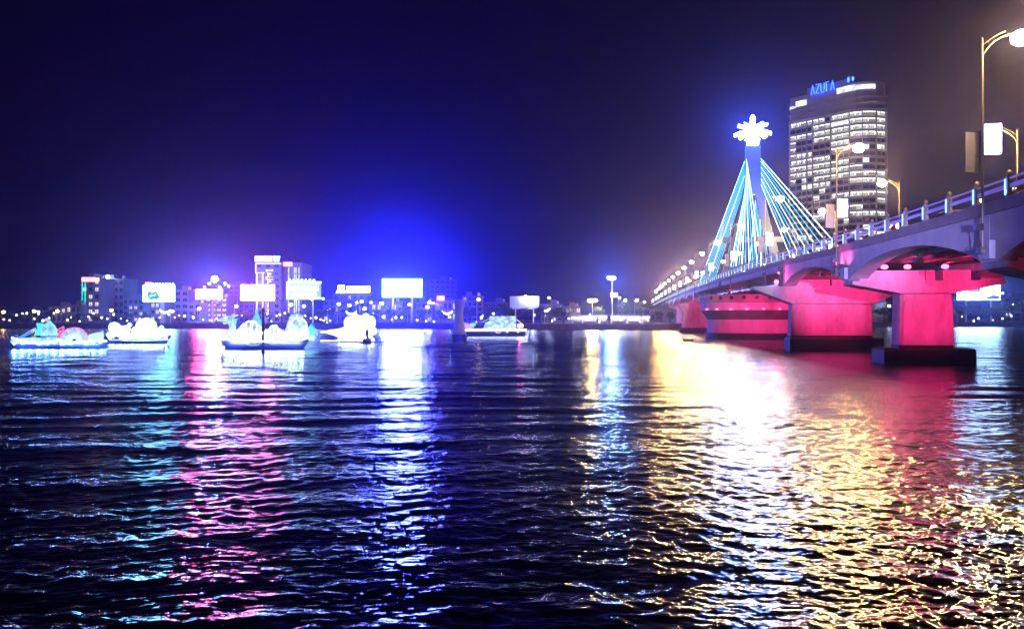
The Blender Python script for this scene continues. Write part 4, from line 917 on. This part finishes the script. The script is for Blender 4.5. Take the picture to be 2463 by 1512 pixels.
for i in range(7):
    a = math.pi * (i + .5) / 7; k = MB(); k.tube([c + Vector((.5 * math.cos(a), -.08, .5 * math.sin(a))), c + Vector((2.1 * math.cos(a), -.08, 2.1 * math.sin(a)))], .04, 5); k.build('fan_rib', M['f_ice'], t)
k = MB(); k.prism([P(210, 823, Y), P(214, 804, Y), P(247, 795, Y), P(248, 818, Y), P(238, 823, Y)], (0, .3, 0)); k.build('banner_lantern', M['f_pale'], t)
for i in range(4): k = MB(); k.tube([P(213, 819 - i * 4, Y - .06), P(247, 814 - i * 4.6, Y - .06)], .05, 5); k.build('banner_line', M['f_mint'], t)
k = MB(); k.tube([P(28 + 228 * i / 16, 812 + 12 * math.sin(math.pi * min(1, i / 9)) if i < 9 else 824 - (i - 9) * .7, Y - 1.35) for i in range(17)], .07, 5); k.build('gunwale_light', M['f_deck'], t)
k = MB(); k.box(wx(33, Y), wx(40, Y), Y - .3, Y + .3, 1.0, 2.0); k.build('bow_post', M['hullb'], t)
for i in range(12): k = MB(); k.ball(P(34 + i * 19, 826 - (i % 3) * 2, Y - 1.42), .13, 6, 4); k.build('added_bulb', M['f_hot'], t)  # bulbs added along the hull to brighten its reflection
# boat two
Y = 138; t = thing('lantern_boat', 'dark boat heaped with blinding white animal shaped lanterns', 'boat', (wx(328, Y), Y, 0), 'lantern boats on the river')
hull(wx(258, Y), wx(406, Y), Y, 2.6, .7, .3, .8, 'hull', t)
for a, b, rx, rz in ((275, 787, .95, .8), (268, 805, .9, .55), (285, 795, .8, .9), (302, 792, .75, .6), (300, 806, 1.4, .7), (330, 795, .9, .7), (340, 784, .9, 1.0), (352, 776, 1.0, .75), (362, 784, 1.0, 1.0), (366, 798, 1.2, .9), (388, 796, .45, .9), (392, 804, .6, .6), (320, 808, 2.2, .6), (350, 808, 2.2, .7), (380, 808, 1.5, .55), (312, 781, .35, .35), (345, 771, .3, .35), (359, 770, .3, .3)):
    blob(t, 'figure_lantern', a, b, rx, rz, Y, 'f_teal', .6)
for a, b, rx, rz in ((275, 787, .95, .8), (285, 795, .8, .9), (302, 792, .75, .6), (330, 795, .9, .7), (340, 784, .9, 1.0), (352, 776, 1.0, .75), (362, 784, 1.0, 1.0), (366, 798, 1.2, .9), (388, 796, .45, .9)): ringline(t, 'outline', a, b, rx * 1.03, rz * 1.03, Y - .62, 'f_line', .06)
for i in range(16): k = MB(); k.ball(P(264 + i * 9, 812 - (i % 3) * 4, Y - 1.1), .15, 6, 4); k.build('added_bulb', M['f_hot'], t)  # added bulbs that feed the reflection below the boat
k = MB(); k.tube([P(262 + 142 * i / 10, 816 + 3 * math.sin(math.pi * i / 10), Y - 1.35) for i in range(11)], .07, 5); k.build('gunwale_light', M['f_teal'], t)
# dragon boat
Y = 113; t = thing('dragon_boat', 'dark hulled boat with a coiled white dragon lantern and cloud scrolls', 'boat', (wx(640, Y), Y, 0), 'lantern boats on the river')
hull(wx(538, Y), wx(736, Y), Y, 2.8, 1.0, .35, .45, 'hull', t)
k = MB(); pts = [(560, 815), (556, 800), (560, 785), (553, 772), (546, 766)]; k.tube([P(a, b, Y) for a, b in pts], [.5, .52, .45, .4, .3], 10); k.build('dragon_neck', M['f_white'], t, True)
k = MB(); k.loft([[tuple(P(a, b + c_, Y) + Vector((0, dy, 0))) for c_, dy in ((-h, -.3), (h, -.4), (h, .4), (-h, .3))] for a, b, h in ((561, 767, 5), (552, 766, 7), (542, 767, 6), (533, 769, 4), (531, 771, 2))]); hd = k.build('dragon_head', M['f_white'], t)
k = MB(); k.prism([P(535, 775, Y), P(544, 774, Y), P(546, 779, Y), P(538, 779, Y)], (0, .5, 0)); k.build('jaw', M['f_white'], hd)
for q in ([(558, 763), (566, 759), (573, 757)], [(556, 761), (561, 756), (564, 754)]): k = MB(); k.tube([P(a, b, Y) for a, b in q], [.16, .12, .05], 6); k.build('horn', M['f_white'], hd)
for i in range(5): k = MB(); k.tube([P(561, 770 + i * 3, Y), P(572 - i, 766 + i * 4, Y)], [.14, .03], 5); k.build('mane', M['f_cyan'], hd)
k = MB(); pts = [(563, 813), (575, 803), (585, 793), (598, 787), (612, 788), (622, 796), (632, 806), (644, 806), (654, 796), (664, 795), (672, 804), (682, 810), (694, 808), (702, 795)]
k.tube([P(a, b, Y) for a, b in pts], [.5, .62, .75, .85, .85, .75, .7, .68, .68, .66, .6, .55, .5, .35], 10); k.build('dragon_body', M['f_pale'], t, True)
for i in range(15): a = 575 + i * 8.8; b = np.interp(a, [q[0] for q in pts], [q[1] for q in pts]); k = MB(); k.prism([P(a - 3, b - 11, Y), P(a + 3, b - 11, Y), P(a + 2, b - 16, Y)], (0, .12, 0)); k.build('back_fin', M['f_white'], t)
k = MB(); pts = [(695, 812), (694, 795), (697, 778), (702, 764), (706, 759)]; k.tube([P(a, b, Y + .4) for a, b in pts], [.55, .45, .38, .34, .2], 8); k.tube([P(700, 760, Y + .4), P(716, 759, Y + .4), P(730, 761, Y + .4)], [.2, .3, .15], 8); k.build('arch_lantern', M['f_white'], t, True)
blob(t, 'moon_lantern', 718, 784, 1.15, 1.15, Y, 'f_white'); blob(t, 'lotus_lantern', 703, 808, 1.1, .6, Y, 'f_white'); blob(t, 'lotus_lantern', 722, 808, 1.0, .6, Y, 'f_pale')
blob(t, 'bow_lantern', 543, 812, .8, .7, Y, 'f_white'); blob(t, 'bow_lantern', 534, 806, .4, .4, Y, 'f_white'); blob(t, 'shell_lantern', 560, 820, .9, .4, Y, 'f_pale')
k = MB(); k.lathe([(.75, 0), (.7, 1.1), (.45, 1.5), (.25, 1.9), (.2, 2.6), (.02, 2.8)], P(617, 789, Y + .8), 10); k.build('pagoda_lantern', M['f_blue'], t)
for i in range(8): a = -.9 + i * .28; c = P(740, 796, Y); k = MB(); k.tube([c, c + Vector((1.15 * math.cos(a), 0, .15 + 1.05 * math.sin(a)))], [.26, .04], 6); k.build('tail_fin', M['f_cyan'], t)
blob(t, 'tail_lantern', 736, 798, .6, .75, Y, 'f_mint')
for a in (734, 742, 750): k = MB(); k.tube([P(a, 805, Y), P(a + 1, 817, Y), P(a + 4, 818, Y), P(a + 5, 808, Y)], .09, 6); k.build('tail_scroll', M['f_mint'], t)
for q in ((596, 803, .5, 'f_pink'), (640, 798, .45, 'f_pink'), (667, 806, .5, 'f_pink'), (686, 815, .45, 'f_red'), (580, 812, .3, 'f_mint')): blob(t, 'flower_lantern', q[0], q[1], q[2], q[2] * .8, Y - .75, q[3], .15)
def scroll(cx, cy, s_, flip=1):
    c = P(cx, cy, Y - 1.46); k = MB(); pts = []
    for i in range(25): a = i / 24 * 4.2 * math.pi / 2 + 1; rr = .1 + .024 * i; pts.append(c + Vector((flip * rr * s_ * math.cos(a), 0, rr * s_ * math.sin(a))))
    k.tube(pts, .035, 5)
    out = [c + Vector((flip * s_ * (x), 0, s_ * z)) for x, z in ((-1.0, .1), (-1.25, -.25), (-1.0, -.6), (-.6, -.6), (-.3, -.78), (.1, -.7), (.5, -.72), (.8, -.55), (.95, -.2), (.75, .1), (.6, .45), (.2, .6), (-.2, .5), (-.35, .2))]; k.tube(out, .035, 5)
    return k.build('cloud_scroll', M['f_white'], t)
dp = [(563, 813, .55), (575, 803, .66), (585, 793, .79), (598, 787, .9), (612, 788, .9), (622, 796, .8), (632, 806, .74), (644, 806, .72), (654, 796, .72), (664, 795, .7), (672, 804, .64), (682, 810, .6), (694, 808, .55)]
for i, (a, b, w) in enumerate(dp): ringline(t, 'scale_ring', a, b, w * .42, w * 1.02, Y - w * .9, 'f_line' if i % 3 else 'f_linep', .045)
k = MB(); k.tube([P(a, b - w * 17, Y - .2) for a, b, w in dp], .07, 5); k.build('back_line', M['f_line'], t)
for a, b, rx in ((718, 784, 1.18), (703, 808, 1.0), (722, 808, .9)): ringline(t, 'outline', a, b, rx, rx if b < 800 else .6, Y - .55, 'f_line', .06)
scroll(610, 818, .95); scroll(655, 817, .8, -1)
k = MB(); k.tube([P(540 + 190 * i / 12, 815 + 5 * math.sin(math.pi * i / 12), Y - 1.43) for i in range(13)], .05, 5); k.build('gunwale_light', M['f_hot'], t)
for i in range(14): k = MB(); k.ball(P(545 + i * 13.8, 811 - (i % 4) * 5, Y - 1.2), .15, 6, 4); k.build('added_bulb', M['f_hot'], t)  # bulbs added for a stronger streak on the water
# fish boat
Y = 146; t = thing('fish_boat', 'low boat carrying a glowing white fish lantern with tall fins', 'boat', (wx(840, Y), Y, 0), 'lantern boats on the river')
hull(wx(776, Y), wx(908, Y), Y, 3, .35, .2, .2, 'hullb', t, .4)
k = MB(); k.loft([[tuple(P(a, b + h * math.cos(6.283 * i / 10), Y) + Vector((0, .9 * h / 22 * 2 * math.sin(6.283 * i / 10), 0))) for i in range(10)] for a, b, h in ((771, 798, 1), (790, 798, 4), (812, 800, 9), (835, 801, 17), (855, 800, 21), (880, 800, 18), (895, 800, 10))]); k.build('fish_body', M['f_violet'], t, True)
for a, b, rx, rz in ((840, 776, .9, 1.1), (855, 768, .8, .9), (868, 774, .9, 1.1), (880, 770, .7, 1.2), (893, 776, .7, 1.2), (848, 786, 1.4, 1.1), (880, 786, 1.4, 1.1), (900, 796, .5, .7)): blob(t, 'fin_lantern', a, b, rx, rz, Y, 'f_violet')
for a, b, rx, rz in ((840, 776, .9, 1.1), (855, 768, .8, .9), (868, 774, .9, 1.1), (880, 770, .7, 1.2), (893, 776, .7, 1.2), (848, 786, 1.4, 1.1), (880, 786, 1.4, 1.1)): ringline(t, 'outline', a, b, rx, rz, Y - .55, 'f_line', .07)
for i in range(10): k = MB(); k.ball(P(816 + i * 9, 816 - (i % 3) * 5, Y - 1.5), .16, 6, 4); k.build('added_bulb', M['f_hot'], t)  # added bulbs, there for the reflection under the fish
k = MB(); k.prism([P(846 + 6 * math.cos(a * .5236), 808 + 6 * math.sin(a * .5236), Y - 1.3) for a in range(12)], (0, .1, 0)); e = k.build('eye', M['brown'], t); blob(e, 'pupil', 846, 808, .2, .2, Y - 1.35, 'f_violet', .05)
k = MB(); k.box(wx(775, Y), wx(905, Y), Y - 1.62, Y - 1.5, .2, .42); k.build('edge_light', M['f_violet'], t)
# house barge
Y = 197; t = thing('house_barge', 'wide barge with a blinding white box cabin and light edged legs', 'boat', (wx(1195, Y), Y, 0), 'lantern boats on the river')
k = MB(); k.loft([[(x, Y - 2.2, z), (x2, Y - 2.2, z), (x2, Y + 3, z), (x, Y + 3, z)] for x, x2, z in ((wx(1120, Y), wx(1258, Y), -.4), (wx(1116, Y), wx(1264, Y), .5), (wx(1116, Y), wx(1264, Y), 1.3))]); k.build('hull', M['hull'], t)
k = MB(); k.box(wx(1178, Y), wx(1240, Y), Y - 1.5, Y + 2, 1.75, wz(760, Y)); k.build('cabin', M['f_white'], t)
k = MB(); k.prism([P(1162, 790, Y - 1.6), P(1242, 790, Y - 1.6), P(1240, 768, Y - 1.6), P(1176, 772, Y - 1.6), P(1168, 776, Y - 1.6)], (0, .4, 0)); k.build('cabin_front', M['f_white'], t)
k = MB(); k.box(wx(1117, Y), wx(1265, Y), Y - 2.35, Y - 2.22, 1.3, 1.75); k.build('deck_light', M['bb_white'], t)
for q in ([(1191, 791), (1194, 800), (1203, 800), (1206, 791)], [(1218, 791), (1219, 800), (1221, 800), (1222, 791)], [(1240, 790), (1244, 791), (1245, 800), (1247, 800), (1248, 787)]): k = MB(); k.tube([P(a, b, Y - 2.35) for a, b in q], .08, 5); k.build('leg_light', M['neon_warm'], t)
for a, b, w, m in ((1120, 781, 1.0, 'f_pink'), (1137, 780, .8, 'f_cyan'), (1129, 785, 1.2, 'f_pink')): blob(t, 'deck_lantern', a, b, w, w * .5, Y - 1, m)
for a in (1249, 1254): k = MB(); k.ball(P(a, 783, Y - 2), .35, 8, 5); k.build('bow_lamp', M['bb_rose'], t)
k = MB(); k.tube([P(1243, 768, Y - 1), P(1258, 781, Y - 2)], .1, 5); k.tube([P(1176, 766, Y - 1), P(1160, 775, Y - 1)], .06, 5); k.build('stay', M['neon_white'], t)
for a in (1117, 1136, 1160): k = MB(); k.tube([P(a, 788, Y - 2.2), P(a, 803, Y - 2.2)], .12, 6); k.build('post', M['dark'], t)

# ------------------------------------------------------------------ things standing in the water
Y = 100; t = thing('channel_marker', 'dark slim channel marker pole in front of the dragon boat', 'marker pole', (wx(632.5, Y), Y, 0))
k = MB(); k.tube([(wx(632.5, Y), Y, -1), (wx(632.5, Y), Y, wz(748, Y))], [.17, .12], 8); k.build('pole', M['dark'], t)
k = MB(); k.lathe([(.15, 0), (.27, .12), (.2, .32), (.1, .42), (.05, .62)], P(632.5, 750, Y), 8); k.build('lantern', M['dark'], t)
k = MB(); k.lathe([(.15, 0), (.24, .05), (.24, .35), (.15, .4)], P(632.5, 796, Y), 8); k.build('collar', M['dark'], t)
k = MB(); k.lathe([(.35, 0), (.35, .25), (.15, .5)], (wx(632.5, Y), Y, -.1), 8); k.build('foot', M['dark'], t)
Y = 140; t = thing('mooring_buoy', 'dark buoy with a short mast and side arms before the fish boat', 'buoy', (wx(883, Y), Y, 0))
k = MB(); k.lathe([(.5, -.7), (.75, .0), (.75, .55), (.45, .95)], (wx(882, Y), Y, 0), 10); k.build('float', M['dark'], t)
k = MB(); k.tube([(wx(883, Y), Y, .9), (wx(883, Y), Y, 4.2)], [.12, .06], 6); k.build('mast', M['dark'], t)
k = MB(); k.lathe([(.2, .9), (.3, 1.2), (.28, 2.2), (.1, 2.4)], (wx(883, Y), Y, 0), 8); k.build('tower', M['dark'], t)
k = MB(); k.tube([(wx(866, Y), Y, .12), (wx(926, Y), Y - .3, .28)], .15, 6); k.tube([(wx(918, Y), Y, .2), (wx(918, Y), Y, 1.8)], .05, 5); k.build('side_arm', M['dark'], t)
Y = 159; t = thing('hourglass_pillar', 'pale hourglass shaped concrete pillar with dark base in the river', 'pillar', (wx(1106, Y), Y, 0))
k = MB(); k.loft([[(wx(cx, Y) + w * math.cos(6.283 * i / 16), Y + w * math.sin(6.283 * i / 16), z) for i in range(16)] for cx, w, z in ((1105, 1.4, 1.2), (1104.5, 1.3, 1.9), (1104, 1.0, 3.4), (1104, .82, 4.8), (1104.5, .82, 5.8), (1105.5, .95, 6.8), (1107, 1.25, 7.7), (1108, 1.42, 8.1))]); k.build('shaft', M['conc'], t, True)
k = MB(); k.lathe([(1.48, -1), (1.48, 1.1), (1.35, 1.198)], (wx(1105, Y), Y, 0), 16); k.build('base', M['footing'], t)
Y = 152; t = thing('rowing_boat', 'small empty rowing boat on the bright water left of the piers', 'boat', (wx(1652, Y), Y, 0))
hull(wx(1642, Y), wx(1668, Y), Y, .9, .4, .25, .25, 'wood', t, .3)
for a in (1650, 1659): k = MB(); k.box(wx(a, Y) - .1, wx(a, Y) + .1, Y - .34, Y + .34, .24, .28); k.build('seat', M['plank'], t)

# ------------------------------------------------------------------ added lamp post, unseen right of the frame, to light the near fascia
t = thing('added_fascia_lamp', 'added lamp post out of view on the right that lights the bridge fascia', 'lamp post', (15, 13, 0))
k = MB(); k.tube([(15, 13, 0), (15, 13, 7)], [.14, .08], 8); k.build('pole', M['metal'], t)
k = MB(); k.box(14.7, 15.3, 12.75, 13.25, 7, 7.3); hd = k.build('lamp_head', M['dark'], t)
L0 = Vector((15.2, 13.5, 7.1)); ax = Vector((20.1, 99.5, 0)).normalized(); sx = Vector((ax.y, -ax.x, 0)); q = L0 + ax * .9
for z0, z1 in ((.1, .9), (-.9, -.012)):        # barn doors: a narrow level beam along the fascia
    k = MB(); k.prism([q + sx * a + Vector((0, 0, z)) for a, z in ((-.9, z0), (.9, z0), (.9, z1), (-.9, z1))], ax * .02); k.build('barn_door', M['dark'], hd)
spot('lamp', hd, (15.2, 13.5, 7.1), (35.3, 113, 13.5), (.4, .34, 1), 470000, 24, 1, .03)

# ------------------------------------------------------------------ haze
k = MB(); k.box(-1300, 1300, -40, 1200, -2.2, 158)
hz = k.build('haze', bpy.data.materials.new('haze_air'))
tag(hz, 'thin humid night air over the river', kind='stuff')
hm = hz.data.materials[0]; hm.use_nodes = True; nt = hm.node_tree; nt.nodes.clear()
out = nt.nodes.new('ShaderNodeOutputMaterial'); v = nt.nodes.new('ShaderNodeVolumePrincipled')
v.inputs['Color'].default_value = (.34, .35, 1, 1); v.inputs['Density'].default_value = .00036; v.inputs['Anisotropy'].default_value = .9
nt.links.new(v.outputs[0], out.inputs['Volume'])
